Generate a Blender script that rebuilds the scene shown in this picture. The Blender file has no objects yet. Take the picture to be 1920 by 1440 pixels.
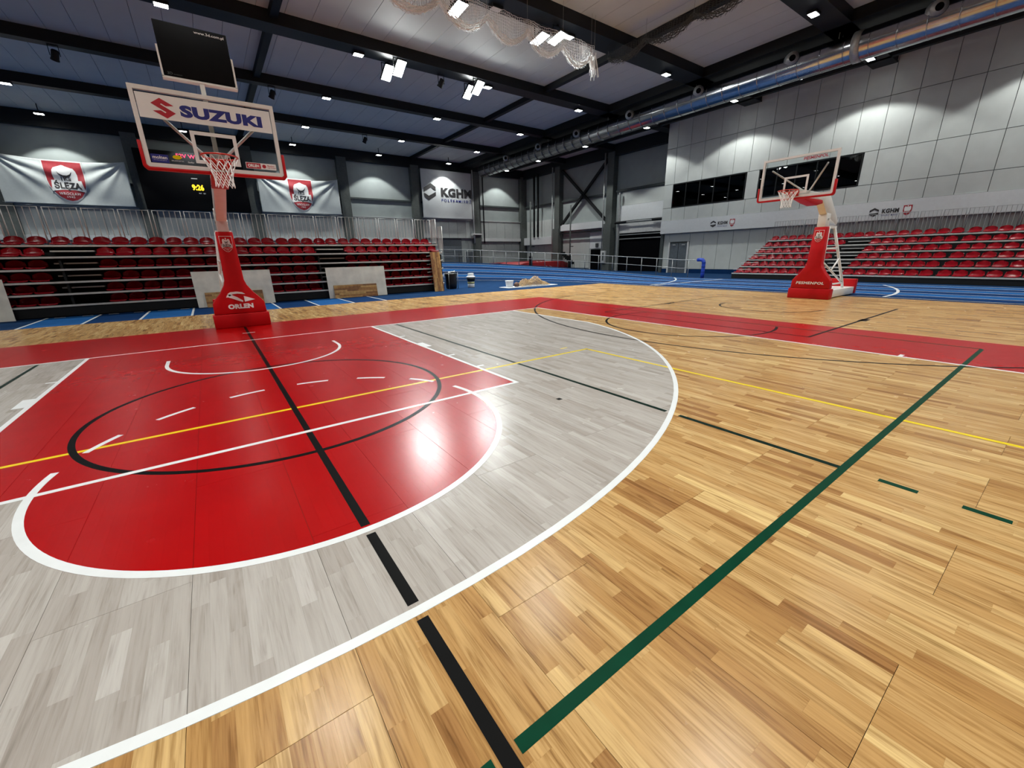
import bpy, bmesh, math, random
from mathutils import Vector, Matrix
random.seed(7)
D = bpy.data
S = bpy.context.scene
COL = S.collection
R = math.radians
PI = math.pi

# ------------------------------------------------------------------ camera
CAM = Vector((-0.47627, -9.73975, 1.52312))
YAW, PITCH, ROLL, FPX = 0.6198991, -0.3048002, -0.0214369, 760.972
def cam_axes():
    f = Vector((math.sin(YAW)*math.cos(PITCH), math.cos(YAW)*math.cos(PITCH), math.sin(PITCH)))
    r = Vector((math.cos(YAW), -math.sin(YAW), 0)); u = r.cross(f)
    return (r*math.cos(ROLL)+u*math.sin(ROLL), u*math.cos(ROLL)-r*math.sin(ROLL), f)
AR, AU, AF = cam_axes()
cd = D.cameras.new('camera'); cam = D.objects.new('camera', cd); COL.objects.link(cam)
cd.sensor_fit = 'HORIZONTAL'; cd.sensor_width = 36.0; cd.lens = FPX/1920*36.0
cd.clip_start = 0.05; cd.clip_end = 300
m = Matrix((AR, AU, -AF)).transposed().to_4x4(); m.translation = CAM
cam.matrix_world = m
S.camera = cam
def pix(p):                                   # world point -> photo pixel (for choosing what shows largest)
    d = Vector(p)-CAM; z = d.dot(AF)
    if z < 0.05: return None
    return (960+FPX*d.dot(AR)/z, 720-FPX*d.dot(AU)/z, z)

# ------------------------------------------------------------------ world, exposure
w = D.worlds.new('world'); S.world = w; w.use_nodes = True
w.node_tree.nodes['Background'].inputs[0].default_value = (0.01, 0.011, 0.013, 1)
w.node_tree.nodes['Background'].inputs[1].default_value = 0.2
S.view_settings.view_transform = 'Standard'; S.view_settings.look = 'None'
S.view_settings.gamma = 1.0; S.view_settings.use_curve_mapping = False
S.view_settings.exposure = 0.0
LAMP_W = 1240.0        # each ceiling lamp
FLOOD_W = 1700.0       # each big floodlight
LAMP_COL = (0.97, 1.0, 0.96)

# ------------------------------------------------------------------ material helpers
class X:                                        # shader expression
    def __init__(s, nt, v): s.nt = nt; s.v = v
    def op(s, o, *a):
        n = s.nt.nodes.new('ShaderNodeMath'); n.operation = o
        for i, q in enumerate((s,)+a):
            if isinstance(q, X): s.nt.links.new(q.v, n.inputs[i])
            else: n.inputs[i].default_value = q
        return X(s.nt, n.outputs[0])
    def __add__(s, b): return s.op('ADD', b)
    def __sub__(s, b): return s.op('SUBTRACT', b)
    def __mul__(s, b): return s.op('MULTIPLY', b)
    def __lt__(s, b): return s.op('LESS_THAN', b)
    def __gt__(s, b): return s.op('GREATER_THAN', b)
    def abs(s): return s.op('ABSOLUTE')
    def max(s, b): return s.op('MAXIMUM', b)
    def min(s, b): return s.op('MINIMUM', b)
    def sqrt(s): return s.op('SQRT')

MATS = {}
def newmat(name):
    mt = D.materials.new(name); mt.use_nodes = True
    return mt, mt.node_tree, mt.node_tree.nodes['Principled BSDF']
def mat(name, col, rough=0.5, metal=0.0, noise=0.12, scale=8.0, bump=0.0, bscale=40.0, spec=0.5, coat=0.0, emit=None, estr=0.0):
    if name in MATS: return MATS[name]
    mt, nt, b = newmat(name)
    b.inputs['Roughness'].default_value = rough; b.inputs['Metallic'].default_value = metal
    b.inputs['Specular IOR Level'].default_value = spec; b.inputs['Coat Weight'].default_value = coat
    tc = nt.nodes.new('ShaderNodeTexCoord'); nz = nt.nodes.new('ShaderNodeTexNoise')
    nz.inputs['Scale'].default_value = scale; nz.inputs['Detail'].default_value = 4
    nt.links.new(tc.outputs['Object'], nz.inputs['Vector'])
    rp = nt.nodes.new('ShaderNodeValToRGB'); nt.links.new(nz.outputs[0], rp.inputs[0])
    rp.color_ramp.elements[0].position = 0.3; rp.color_ramp.elements[1].position = 0.7
    rp.color_ramp.elements[0].color = tuple(c*(1-noise) for c in col)+(1,)
    rp.color_ramp.elements[1].color = tuple(min(1, c*(1+noise)) for c in col)+(1,)
    nt.links.new(rp.outputs[0], b.inputs['Base Color'])
    if bump:
        n2 = nt.nodes.new('ShaderNodeTexNoise'); n2.inputs['Scale'].default_value = bscale
        nt.links.new(tc.outputs['Object'], n2.inputs['Vector'])
        bp = nt.nodes.new('ShaderNodeBump'); bp.inputs['Strength'].default_value = bump; bp.inputs['Distance'].default_value = 0.01
        nt.links.new(n2.outputs[0], bp.inputs['Height']); nt.links.new(bp.outputs[0], b.inputs['Normal'])
    if emit:
        b.inputs['Emission Color'].default_value = tuple(emit)+(1,); b.inputs['Emission Strength'].default_value = estr
    MATS[name] = mt
    return mt
def glass(name, tint, refl=0.06, rough=0.0):
    if name in MATS: return MATS[name]
    mt = D.materials.new(name); mt.use_nodes = True; nt = mt.node_tree; nt.nodes.clear()
    o = nt.nodes.new('ShaderNodeOutputMaterial'); mx = nt.nodes.new('ShaderNodeMixShader')
    t = nt.nodes.new('ShaderNodeBsdfTransparent'); t.inputs[0].default_value = tint+(1,)
    g = nt.nodes.new('ShaderNodeBsdfGlossy'); g.inputs['Roughness'].default_value = rough
    fr = nt.nodes.new('ShaderNodeFresnel'); fr.inputs[0].default_value = 1.45
    nt.links.new(fr.outputs[0], mx.inputs[0]); nt.links.new(t.outputs[0], mx.inputs[1]); nt.links.new(g.outputs[0], mx.inputs[2])
    nt.links.new(mx.outputs[0], o.inputs[0]); MATS[name] = mt
    return mt

# court boards: staves of wood, stained grey inside the three-point line, painted red in key and border
def court_mat():
    mt, nt, b = newmat('court_wood')
    geo = nt.nodes.new('ShaderNodeNewGeometry'); sp = nt.nodes.new('ShaderNodeSeparateXYZ'); nt.links.new(geo.outputs['Position'], sp.inputs[0])
    x, y = X(nt, sp.outputs[0]), X(nt, sp.outputs[1])
    at = nt.nodes.new('ShaderNodeAttribute'); at.attribute_name = 'tone'
    oi = nt.nodes.new('ShaderNodeObjectInfo')
    tone = X(nt, at.outputs['Fac']); rnd = X(nt, oi.outputs['Random'])
    t = ((tone + (rnd-0.5)*0.16).max(0.0)).min(1.0)
    tk = (tone*7.31 + rnd*5.7).op('FRACT')
    def vec(a, bb, c):
        n = nt.nodes.new('ShaderNodeCombineXYZ')
        for i, q in enumerate((a, bb, c)): nt.links.new(q.v, n.inputs[i])
        return n.outputs[0]
    def noise(v, sc, det, dist=0.0, ro=0.5):
        n = nt.nodes.new('ShaderNodeTexNoise'); n.inputs['Scale'].default_value = sc; n.inputs['Detail'].default_value = det
        n.inputs['Distortion'].default_value = dist; n.inputs['Roughness'].default_value = ro
        nt.links.new(v, n.inputs['Vector']); return X(nt, n.outputs[0])
    g1 = noise(vec(x*32, y*1.5, tk*61), 1.0, 5, 1.2, 0.6)
    g2 = noise(vec(x*150, y*5.0, tk*23), 1.0, 4)
    g3 = noise(vec(x*16, y*1.3, tk*97), 1.0, 3, 2.2)
    grain = (g1*0.50 + g2*0.28 + g3*0.36)-0.07
    def ramp(f, stops):
        n = nt.nodes.new('ShaderNodeValToRGB'); e = n.color_ramp.elements
        while len(e) < len(stops): e.new(0.5)
        for i, (p, c) in enumerate(stops): e[i].position = p; e[i].color = tuple(c)+(1,)
        nt.links.new(f.v, n.inputs[0]); return n.outputs[0]
    def mixc(f, a, c, mode='MIX'):
        n = nt.nodes.new('ShaderNodeMix'); n.data_type = 'RGBA'; n.blend_type = mode
        if isinstance(f, X): nt.links.new(f.v, n.inputs[0])
        else: n.inputs[0].default_value = f
        for i, q in ((6, a), (7, c)):
            if isinstance(q, tuple): n.inputs[i].default_value = q+(1,)
            else: nt.links.new(q, n.inputs[i])
        return n.outputs[2]
    wood = ramp(t, [(0.0, (0.275, 0.132, 0.043)), (0.25, (0.385, 0.212, 0.073)), (0.55, (0.460, 0.280, 0.110)), (0.85, (0.53, 0.350, 0.150)), (1.0, (0.60, 0.415, 0.18))])
    gr = ramp(grain, [(0.33, (0.42, 0.35, 0.27)), (0.43, (0.74, 0.68, 0.60)), (0.51, (0.97, 0.96, 0.95)), (0.65, (1.17, 1.19, 1.20))])
    wood = mixc(1.0, wood, gr, 'MULTIPLY')
    grey = ramp(t, [(0.0, (0.315, 0.280, 0.252)), (0.5, (0.378, 0.348, 0.320)), (1.0, (0.440, 0.412, 0.385))])
    gg = ramp(grain, [(0.33, (0.70, 0.68, 0.66)), (0.44, (0.90, 0.89, 0.88)), (0.52, (0.99, 0.99, 0.99)), (0.66, (1.07, 1.07, 1.07))])
    grey = mixc(1.0, grey, gg, 'MULTIPLY')
    ax = x.abs()
    def dist(cx, cy): 
        dx = x-cx; dy = y-cy
        return (dx*dx+dy*dy).sqrt()
    mgrey = (y < 0.0)*(ax < 6.6)*((y > -2.99).max(dist(0, -1.575) < 6.75))
    key = (ax < 2.45)*(y > -5.8)
    arc = (dist(0, -5.8) < 1.8)*(y < -5.7)
    band = ((ax > 7.5).max(y > 0.0))*(ax < 9.74)
    red = (key.max(arc).max(band))*(y < 2.58)
    c = mixc(mgrey, wood, grey); 
    rn = noise(vec(x*2, y*2, t), 1.5, 3)
    redc = ramp(rn, [(0.3, (0.320, 0.0006, 0.0010)), (0.7, (0.355, 0.0010, 0.0014))])
    c = mixc(red, c, redc)
    nt.links.new(c, b.inputs['Base Color'])
    rg = (noise(vec(x*6, y*6, t), 1.0, 4)*0.08 + 0.215)
    nt.links.new(rg.v, b.inputs['Roughness'])
    bp = nt.nodes.new('ShaderNodeBump'); bp.inputs['Strength'].default_value = 0.10; bp.inputs['Distance'].default_value = 0.002
    fine = noise(vec(x*60, y*60, t), 1.0, 2)
    nt.links.new(fine.v, bp.inputs['Height']); nt.links.new(bp.outputs[0], b.inputs['Normal'])
    b.inputs['Specular IOR Level'].default_value = 0.24
    return mt
M_COURT = court_mat()

M_white = mat('white_paint', (0.67, 0.69, 0.70), 0.28, noise=0.03, spec=0.25)
M_black = mat('black_line_paint', (0.004, 0.004, 0.004), 0.35, spec=0.06)
M_green = mat('green_line_paint', (0.001, 0.036, 0.017), 0.35, spec=0.06)
M_dgreen = mat('dark_green_line_paint', (0.002, 0.014, 0.009), 0.35, spec=0.06)
M_yellow = mat('yellow_line_paint', (0.70, 0.52, 0.006), 0.3, noise=0.05, spec=0.2)
M_wsteel = mat('white_steel', (0.72, 0.71, 0.69), 0.35, noise=0.04)
M_redpad = mat('red_vinyl_pad', (0.46, 0.002, 0.005), 0.45, noise=0.05, bump=0.05, spec=0.3)
M_seat = mat('red_gloss_plastic', (0.25, 0.002, 0.009), 0.20, noise=0.05, spec=0.25)
M_dark = mat('black_steel', (0.007, 0.008, 0.009), 0.6, spec=0.25)
M_darkblue = mat('dark_painted_beam', (0.009, 0.011, 0.013), 0.5, spec=0.25)
M_alu = mat('grey_aluminium_nosing', (0.52, 0.52, 0.51), 0.4, noise=0.1)
M_galv = mat('galvanised_rail', (0.33, 0.34, 0.34), 0.4, metal=0.3)
M_wrail = mat('white_rail', (0.66, 0.68, 0.67), 0.4, noise=0.03)
M_grail = mat('grey_rail', (0.30, 0.31, 0.32), 0.45, noise=0.05)
M_blue1 = mat('blue_track_light', (0.014, 0.080, 0.24), 0.85, noise=0.10, scale=3, bump=0.15, bscale=120, spec=0.02)
M_blue2 = mat('blue_track_dark', (0.006, 0.028, 0.095), 0.85, noise=0.10, scale=3, bump=0.15, bscale=120, spec=0.02)
M_floor = mat('blue_sports_floor', (0.009, 0.030, 0.082), 0.85, noise=0.10, scale=2, bump=0.15, bscale=120, spec=0.02)
M_wallR = mat('light_wall_panel', (0.46, 0.485, 0.47), 0.6, noise=0.04, scale=2)
M_band = mat('white_wall_band', (0.60, 0.62, 0.63), 0.6, noise=0.03)
M_wallB = mat('grey_wall_panel', (0.30, 0.335, 0.33), 0.65, noise=0.05, scale=1.5)
M_ledge = mat('ledge_paint', (0.50, 0.51, 0.51), 0.6, noise=0.03)
M_clad = mat('grey_cladding', (0.34, 0.36, 0.355), 0.6, noise=0.04)
M_girt = mat('dark_girt', (0.045, 0.055, 0.055), 0.6)
M_column = mat('grey_concrete_column', (0.075, 0.085, 0.08), 0.7, noise=0.12, bump=0.2)
M_ceil = mat('ceiling_board', (0.54, 0.56, 0.54), 0.7, noise=0.03, scale=1.0)
M_cloth = mat('banner_cloth', (0.56, 0.60, 0.59), 0.6, noise=0.03)
M_cloth2 = mat('banner_cloth_plain', (0.50, 0.52, 0.53), 0.6, noise=0.03)
M_crestred = mat('crest_red', (0.35, 0.02, 0.03), 0.6)
M_print = mat('white_print', (0.75, 0.75, 0.74), 0.5, noise=0.02)
M_dprint = mat('dark_print', (0.030, 0.028, 0.030), 0.5)
M_navy = mat('navy_print', (0.02, 0.025, 0.20), 0.4)
M_logored = mat('logo_red', (0.42, 0.015, 0.03), 0.4)
M_screen = mat('black_display', (0.003, 0.003, 0.004), 0.6, spec=0.1)
M_door = mat('dark_grey_door', (0.085, 0.10, 0.115), 0.5)
M_void = mat('unlit_void', (0.003, 0.003, 0.004), 0.9, spec=0.03)  # near-black that stands in for unlit depth inside openings
M_ply = mat('whitewashed_plywood', (0.70, 0.69, 0.63), 0.7, noise=0.14, scale=2.5)
M_duct = mat('spiral_duct_metal', (0.42, 0.43, 0.46), 0.20, metal=1.0, noise=0.08, scale=5)
M_ductd = mat('duct_nozzle_metal', (0.42, 0.42, 0.41), 0.4, metal=0.4)
M_cord = mat('net_cord', (0.82, 0.84, 0.84), 0.7)
M_cordd = mat('dark_net_cord', (0.06, 0.065, 0.06), 0.8)
M_rim = mat('rim_red_steel', (0.50, 0.02, 0.01), 0.35)
M_bluepad = mat('blue_foam_pad', (0.010, 0.05, 0.42), 0.5)
M_mat = mat('red_mat_vinyl', (0.26, 0.008, 0.012), 0.5, noise=0.08)
M_board = glass('backboard_glass', (0.93, 0.95, 0.95))
M_pane = glass('dark_window_pane', (0.10, 0.11, 0.12))
M_inside = mat('unlit_room_tone', (0.06, 0.06, 0.065), 0.9)  # darkness of the unlit room put into the colour
M_bag = mat('black_bag_plastic', (0.008, 0.008, 0.009), 0.35, bump=0.6, bscale=14)
M_bucket = mat('white_plastic', (0.68, 0.70, 0.72), 0.45, noise=0.03)
M_chip = mat('wood_chips', (0.55, 0.40, 0.22), 0.8, noise=0.35, scale=30)
M_sub = mat('dark_subfloor', (0.05, 0.03, 0.015), 0.9)
M_lamp = mat('lamp_lens', (0.9, 0.9, 0.9), 0.4, emit=(0.97, 1.0, 0.97), estr=45.0)
M_flood = mat('flood_lens', (0.9, 0.9, 0.9), 0.4, emit=(0.95, 1.0, 0.98), estr=110.0)
M_yled = mat('yellow_led', (0.1, 0.08, 0.0), 0.5, emit=(1.0, 0.62, 0.02), estr=2.2)
M_rled = mat('red_led', (0.1, 0.0, 0.02), 0.5, emit=(1.0, 0.02, 0.10), estr=1.6)
M_wled = mat('white_led', (0.1, 0.1, 0.1), 0.5, emit=(0.8, 0.85, 0.85), estr=0.5)

# ------------------------------------------------------------------ mesh helpers
class MB:
    def __init__(s): s.v = []; s.f = []; s.sm = []
    def box(s, x0, x1, y0, y1, z0, z1):
        a = len(s.v)
        s.v += [(x, y, z) for z in (z0, z1) for y in (y0, y1) for x in (x0, x1)]
        for f in ((0,2,3,1),(4,5,7,6),(0,1,5,4),(2,6,7,3),(0,4,6,2),(1,3,7,5)): s.f.append(tuple(a+i for i in f)); s.sm.append(0)
        return s
    def prism(s, poly, ax, a, b):               # poly in the two other axes, extruded along ax from a to b
        n = len(poly); o = len(s.v)
        for t in (a, b):
            for p, q in poly:
                s.v.append({'x': (t, p, q), 'y': (p, t, q), 'z': (p, q, t)}[ax])
        s.f.append(tuple(o+i for i in range(n))[::-1]); s.f.append(tuple(o+n+i for i in range(n)))
        for i in range(n): s.f.append((o+i, o+(i+1)%n, o+n+(i+1)%n, o+n+i))
        s.sm += [0]*(n+2)
        return s
    def tube(s, pts, r, n=8, cap=True):
        pts = [Vector(p) for p in pts]; o = len(s.v); k = len(pts); rs = r if isinstance(r, (list, tuple)) else [r]*k
        up = None
        for i, p in enumerate(pts):
            d = (pts[min(i+1, k-1)]-pts[max(i-1, 0)]).normalized()
            if up is None or abs(up.dot(d)) > 0.95: up = Vector((0,0,1)) if abs(d.z) < 0.9 else Vector((1,0,0))
            e1 = d.cross(up).normalized(); e2 = e1.cross(d); up = e2
            for j in range(n):
                t = 2*PI*j/n; s.v.append(tuple(p+(e1*math.cos(t)+e2*math.sin(t))*rs[i]))
        for i in range(k-1):
            for j in range(n): s.f.append((o+i*n+j, o+i*n+(j+1)%n, o+(i+1)*n+(j+1)%n, o+(i+1)*n+j)); s.sm.append(1 if n > 5 else 0)
        if cap:
            s.f.append(tuple(o+j for j in range(n))[::-1]); s.f.append(tuple(o+(k-1)*n+j for j in range(n))); s.sm += [0, 0]
        return s
    def bar(s, a, b, wd, h):                    # rectangular bar between two points
        a, b = Vector(a), Vector(b); d = (b-a).normalized(); up = Vector((0,0,1)) if abs(d.z) < 0.95 else Vector((0,1,0))
        e1 = d.cross(up).normalized()*wd/2; e2 = e1.normalized().cross(d)*h/2; o = len(s.v)
        for p in (a, b):
            for q in (-e1-e2, e1-e2, e1+e2, -e1+e2): s.v.append(tuple(p+q))
        for f in ((0,1,2,3),(7,6,5,4),(0,4,5,1),(1,5,6,2),(2,6,7,3),(3,7,4,0)): s.f.append(tuple(o+i for i in f)); s.sm.append(0)
        return s
    def lathe(s, prof, cx, cy, n=16, smooth=1):
        o = len(s.v)
        for r, z in prof:
            for j in range(n): t = 2*PI*j/n; s.v.append((cx+r*math.cos(t), cy+r*math.sin(t), z))
        for i in range(len(prof)-1):
            for j in range(n): s.f.append((o+i*n+j, o+i*n+(j+1)%n, o+(i+1)*n+(j+1)%n, o+(i+1)*n+j)); s.sm.append(smooth)
        s.f.append(tuple(o+j for j in range(n))[::-1]); s.f.append(tuple(o+(len(prof)-1)*n+j for j in range(n))); s.sm += [0, 0]
        return s
    def grid(s, fn, nu, nv, smooth=1, thick=None):
        o = len(s.v)
        for i in range(nu+1):
            for j in range(nv+1): s.v.append(tuple(fn(i/nu, j/nv)))
        for i in range(nu):
            for j in range(nv):
                a = o+i*(nv+1)+j; s.f.append((a, a+nv+1, a+nv+2, a+1)); s.sm.append(smooth)
        if thick:
            o2 = len(s.v); t = Vector(thick)
            for q in s.v[o:o2]: s.v.append(tuple(Vector(q)+t))
            for i in range(nu):
                for j in range(nv):
                    a = o2+i*(nv+1)+j; s.f.append((a+1, a+nv+2, a+nv+1, a)); s.sm.append(smooth)
            ring = [i*(nv+1) for i in range(nu+1)] + [nu*(nv+1)+j for j in range(1, nv+1)] + [i*(nv+1)+nv for i in range(nu-1, -1, -1)] + [j for j in range(nv-1, 0, -1)]
            for i in range(len(ring)):
                a, b = ring[i], ring[(i+1) % len(ring)]
                s.f.append((o+b, o+a, o2+a, o2+b)); s.sm.append(0)
        return s
    def mesh(s, name, mt=None):
        me = D.meshes.new(name); me.from_pydata(s.v, [], s.f); me.update()
        if any(s.sm): me.polygons.foreach_set('use_smooth', [bool(q) for q in s.sm])
        if mt: me.materials.append(mt)
        return me
    def build(s, name, mt, parent=None, bevel=0.0, **k):
        me = s.mesh(name, mt)
        if bevel:
            bm = bmesh.new(); bm.from_mesh(me); bmesh.ops.recalc_face_normals(bm, faces=bm.faces)
            ed = [e for e in bm.edges if len(e.link_faces) == 2 and e.calc_face_angle(0) > 0.35]
            bmesh.ops.bevel(bm, geom=ed, offset=bevel, segments=2, affect='EDGES', profile=0.5, clamp_overlap=True)
            for f in bm.faces: f.smooth = True
            bm.to_mesh(me); bm.free()
            try: me.set_sharp_from_angle(angle=R(40))
            except Exception: pass
        return link(name, me, parent, **k)
def link(name, me, parent=None, **k):
    o = D.objects.new(name, me); COL.objects.link(o)
    if parent: o.parent = parent
    tag(o, **k)
    return o
def tag(o, label=None, cat=None, group=None, kind=None):
    if label: o['label'] = label
    if cat: o['category'] = cat
    if group: o['group'] = group
    if kind: o['kind'] = kind
    return o
def thing(name, label, cat, loc=(0,0,0), rz=0.0, group=None, kind=None):
    o = D.objects.new(name, None); o.empty_display_size = 0.1; COL.objects.link(o); o.location = loc; o.rotation_euler = (0,0,rz)
    return tag(o, label, cat, group, kind)
def struct(name, mb, mt, **k):
    return mb.build(name, mt, kind='structure', **k)

# text: a mesh fitted into a box (w x h) centred on the origin, in the XZ plane facing -Y
TCACHE = {}
def text_mesh(txt, bold, spacing):
    key = (txt, bold, spacing)
    if key in TCACHE: return TCACHE[key]
    cu = D.curves.new('lettering', 'FONT'); cu.body = txt; cu.size = 1.0; cu.offset = bold; cu.space_character = spacing
    cu.resolution_u = 3; cu.fill_mode = 'BOTH'; cu.extrude = 0.0
    o = D.objects.new('lettering_tmp', cu); COL.objects.link(o)
    dg = bpy.context.evaluated_depsgraph_get(); me = D.meshes.new_from_object(o.evaluated_get(dg))
    D.objects.remove(o); D.curves.remove(cu)
    vs = [v.co.copy() for v in me.vertices]; fs = [tuple(p.vertices) for p in me.polygons]; D.meshes.remove(me)
    x0, x1 = min(v.x for v in vs), max(v.x for v in vs); y0, y1 = min(v.y for v in vs), max(v.y for v in vs)
    vs = [((v.x-(x0+x1)/2)/(x1-x0), (v.y-(y0+y1)/2)/(y1-y0)) for v in vs]
    TCACHE[key] = (vs, fs); return TCACHE[key]
def lettering(txt, wd, h, cx, cz, y, mt, parent, bold=0.02, spacing=1.0, slant=0.0, fn=None, name='lettering', face='-y', label=None):
    vs, fs = text_mesh(txt, bold, spacing); mb = MB()
    for a, b in vs:
        px, pz = cx+a*wd+b*h*slant, cz+b*h
        yy = y if fn is None else fn(px, pz)+y
        mb.v.append((px, yy, pz) if face == '-y' else (y, -px, pz))
    mb.f = [tuple(f) for f in fs]; mb.sm = [0]*len(fs)
    return mb.build(name, mt, parent, label=label)
def plate(poly, y0, y1, mt, parent, name, fn=None, face='-y', cuts=0):
    mb = MB()
    if fn is None and face == '-y': mb.prism(poly, 'y', y0, y1); return mb.build(name, mt, parent)
    if face == '-x': mb.prism([(-p, q) for p, q in poly], 'x', y0, y1); return mb.build(name, mt, parent)
    me = D.meshes.new(name); bm = bmesh.new()
    f = bm.faces.new([bm.verts.new((p, 0, q)) for p, q in poly])
    bmesh.ops.triangulate(bm, faces=bm.faces[:])
    for _ in range(cuts): bmesh.ops.subdivide_edges(bm, edges=[e for e in bm.edges if e.calc_length() > 0.12], cuts=1, use_grid_fill=False); bmesh.ops.triangulate(bm, faces=bm.faces[:])
    for v in bm.verts: v.co.y = fn(v.co.x, v.co.z)+y0
    bm.to_mesh(me); bm.free(); me.materials.append(mt)
    return link(name, me, parent)
ORD = ['zeroth','first','second','third','fourth','fifth','sixth','seventh','eighth','ninth','tenth','eleventh','twelfth','thirteenth','fourteenth','fifteenth',
       'sixteenth','seventeenth','eighteenth','nineteenth','twentieth','twenty-first','twenty-second','twenty-third','twenty-fourth','twenty-fifth','twenty-sixth',
       'twenty-seventh','twenty-eighth','twenty-ninth','thirtieth','thirty-first','thirty-second']

FZ = -0.02           # level of the blue sports floor; the parquet top is z = 0
CZ = 11.0            # underside of the ceiling boards
BY = 32.5            # back wall
WX = 30.0            # right wall
RX = 32.0            # recessed wall in the far corner

# ================================================================== FLOOR
fl = MB().box(-30.6, 32.6, -40.3, 33.0, -0.20, FZ)
FLOOR = struct('floor', fl, M_floor, label='blue sports hall floor carrying the parquet court and running track')
PW, PL_, PX0 = 0.5545, 2.2, -0.282
MB().box(-17.47, 16.91, -34.0, 6.05, FZ, -0.008).build('subfloor_plate', M_sub, FLOOR)

def stave_cuts(length):
    out = []; y = 0.0; first = random.uniform(0.12, 0.7)
    while y < length-1e-6:
        l = first if y == 0 else random.uniform(0.32, 0.85)
        if length-(y+l) < 0.14: l = length-y
        out.append((y, min(length, y+l))); y += l
    return out
def stave_box(mb, x0, x1, y0, y1):
    a = len(mb.v); g = 0.0001
    x0 += g; x1 -= g; y0 += g; y1 -= g
    mb.v += [(x0,y0,-.008),(x1,y0,-.008),(x1,y1,-.008),(x0,y1,-.008),(x0,y0,0),(x1,y0,0),(x1,y1,0),(x0,y1,0)]
    for f in ((4,5,6,7),(0,1,5,4),(1,2,6,5),(2,3,7,6),(3,0,4,7)): mb.f.append(tuple(a+i for i in f)); mb.sm.append(0)
def tone_attr(me, tones, per=5):
    at = me.attributes.new('tone', 'FLOAT', 'FACE')
    at.data.foreach_set('value', [t for t in tones for _ in range(per)])
def rtone(): return min(0.98, max(0.02, random.gauss(0.5, 0.225)))
def panel_layout(length):
    sw = (PW-0.0016)/8; L = []
    for i in range(8):
        x0 = -PW/2+0.0008+i*sw
        for a, b in stave_cuts(length-0.0016): L.append((x0, x0+sw, a-length/2+0.0008, b-length/2+0.0008, rtone()))
    return L
def panel_mesh(L):
    mb = MB()
    for x0, x1, y0, y1, t in L: stave_box(mb, x0, x1, y0, y1)
    me = mb.mesh('parquet_panel', M_COURT); tone_attr(me, [q[4] for q in L]); return me
PV = {}
def variants(length, n):
    k = round(length, 3)
    if k not in PV: PV[k] = [panel_mesh(panel_layout(length)) for _ in range(n)]
    return PV[k]
panels = []
for c in range(-31, 31):
    cx = PX0+PW*(c+0.5); y0 = -9.65 if c % 2 == 0 else -8.55
    k = -3
    while True:
        a, b = y0+PL_*k, min(6.05, y0+PL_*(k+1))
        if a >= 6.04: break
        if b > -14.3:
            q = [pix((cx+sx*PW/2, y, 0)) for sx, y in ((-1,a),(1,a),(1,b),(-1,b))]
            ok = [p for p in q if p and -60 < p[0] < 1980 and p[1] < 1500]
            area = 0.0
            if ok:
                pc = pix((cx, (a+b)/2, 0)); z = pc[2] if pc else 1.0
                area = PW*(b-a)*1.5/max(0.6, z)**3*(1.0 if len(ok) == 4 else 0.6)
            panels.append((area, cx, a, b))
        k += 1
panels.sort(key=lambda t: -t[0])
nst = 0; rest = MB(); rest_t = []
for i, (area, cx, a, b) in enumerate(panels):
    if area > 0 and i < 300:
        if nst < 272:
            L = panel_layout(b-a)
            P = MB().box(-PW/2+.001, PW/2-.001, -(b-a)/2+.001, (b-a)/2-.001, -0.012, -0.008).build('parquet_panel', M_sub, FLOOR)
            P.location = (cx, (a+b)/2, 0)
            for x0, x1, y0, y1, t in L:
                mb = MB(); stave_box(mb, x0, x1, y0, y1); me = mb.mesh('stave', M_COURT); tone_attr(me, [t]); link('stave', me, P)
            nst += len(L)
        else:
            me = random.choice(variants(b-a, 14 if b-a > 2 else 5)); P = link('parquet_panel', me, FLOOR); P.location = (cx, (a+b)/2, 0)
    else:
        for x0, x1, y0, y1, t in panel_layout(b-a):
            stave_box(rest, cx+x0, cx+x1, (a+b)/2+y0, (a+b)/2+y1); rest_t.append((t+cx*.37) % 1)
stave_box(rest, -17.47, 16.91, -34, -14.35); rest_t.append(0.5)
me = rest.mesh('parquet_remainder', M_COURT); tone_attr(me, rest_t); link('parquet_remainder', me, FLOOR, kind='stuff')

# ---- painted lines (thin paint films, each its own part of the floor)
def line_box(name, x0, x1, y0, y1, mt, h): return MB().box(min(x0,x1), max(x0,x1), min(y0,y1), max(y0,y1), 0.0001, h).build(name, mt, FLOOR)
def line_arc(name, cx, cy, r0, r1, a0, a1, mt, h):
    n = max(4, int(abs(a1-a0)/2.5))
    def fn(u, v):
        t = R(a0+(a1-a0)*u); r = r1+(r0-r1)*v; return (cx+r*math.cos(t), cy+r*math.sin(t), h)
    mb = MB().grid(fn, n, 1, 0, thick=(0, 0, -h+0.0001)); me = mb.mesh(name, mt)
    bm = bmesh.new(); bm.from_mesh(me); bmesh.ops.recalc_face_normals(bm, faces=bm.faces); bm.to_mesh(me); bm.free()
    return link(name, me, FLOOR)
HW, HK, HG, HY = 0.0016, 0.0010, 0.0012, 0.0007
line_box('baseline', -7.55, 7.55, 0, .05, M_white, HW)
line_box('sideline', 7.5, 7.55, -28, 0, M_white, HW); line_box('sideline', -7.55, -7.5, -28, 0, M_white, HW)
for s in (-1, 1):
    line_box('key_line', s*2.40, s*2.45, -5.75, 0, M_white, HW)
    line_box('three_point_line', s*6.55, s*6.60, -2.97, 0, M_white, HW)
    for y0, y1 in ((-1.70,-1.75),(-2.60,-3.0),(-3.85,-3.90),(-4.75,-4.80)): line_box('lane_mark', s*2.45, s*2.56, y0, y1, M_white, HW)
    line_box('charge_circle_end', s*1.25, s*1.30, -1.575, -1.2, M_white, HW)
line_box('free_throw_line', -2.45, 2.45, -5.8, -5.75, M_white, HW)
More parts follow.
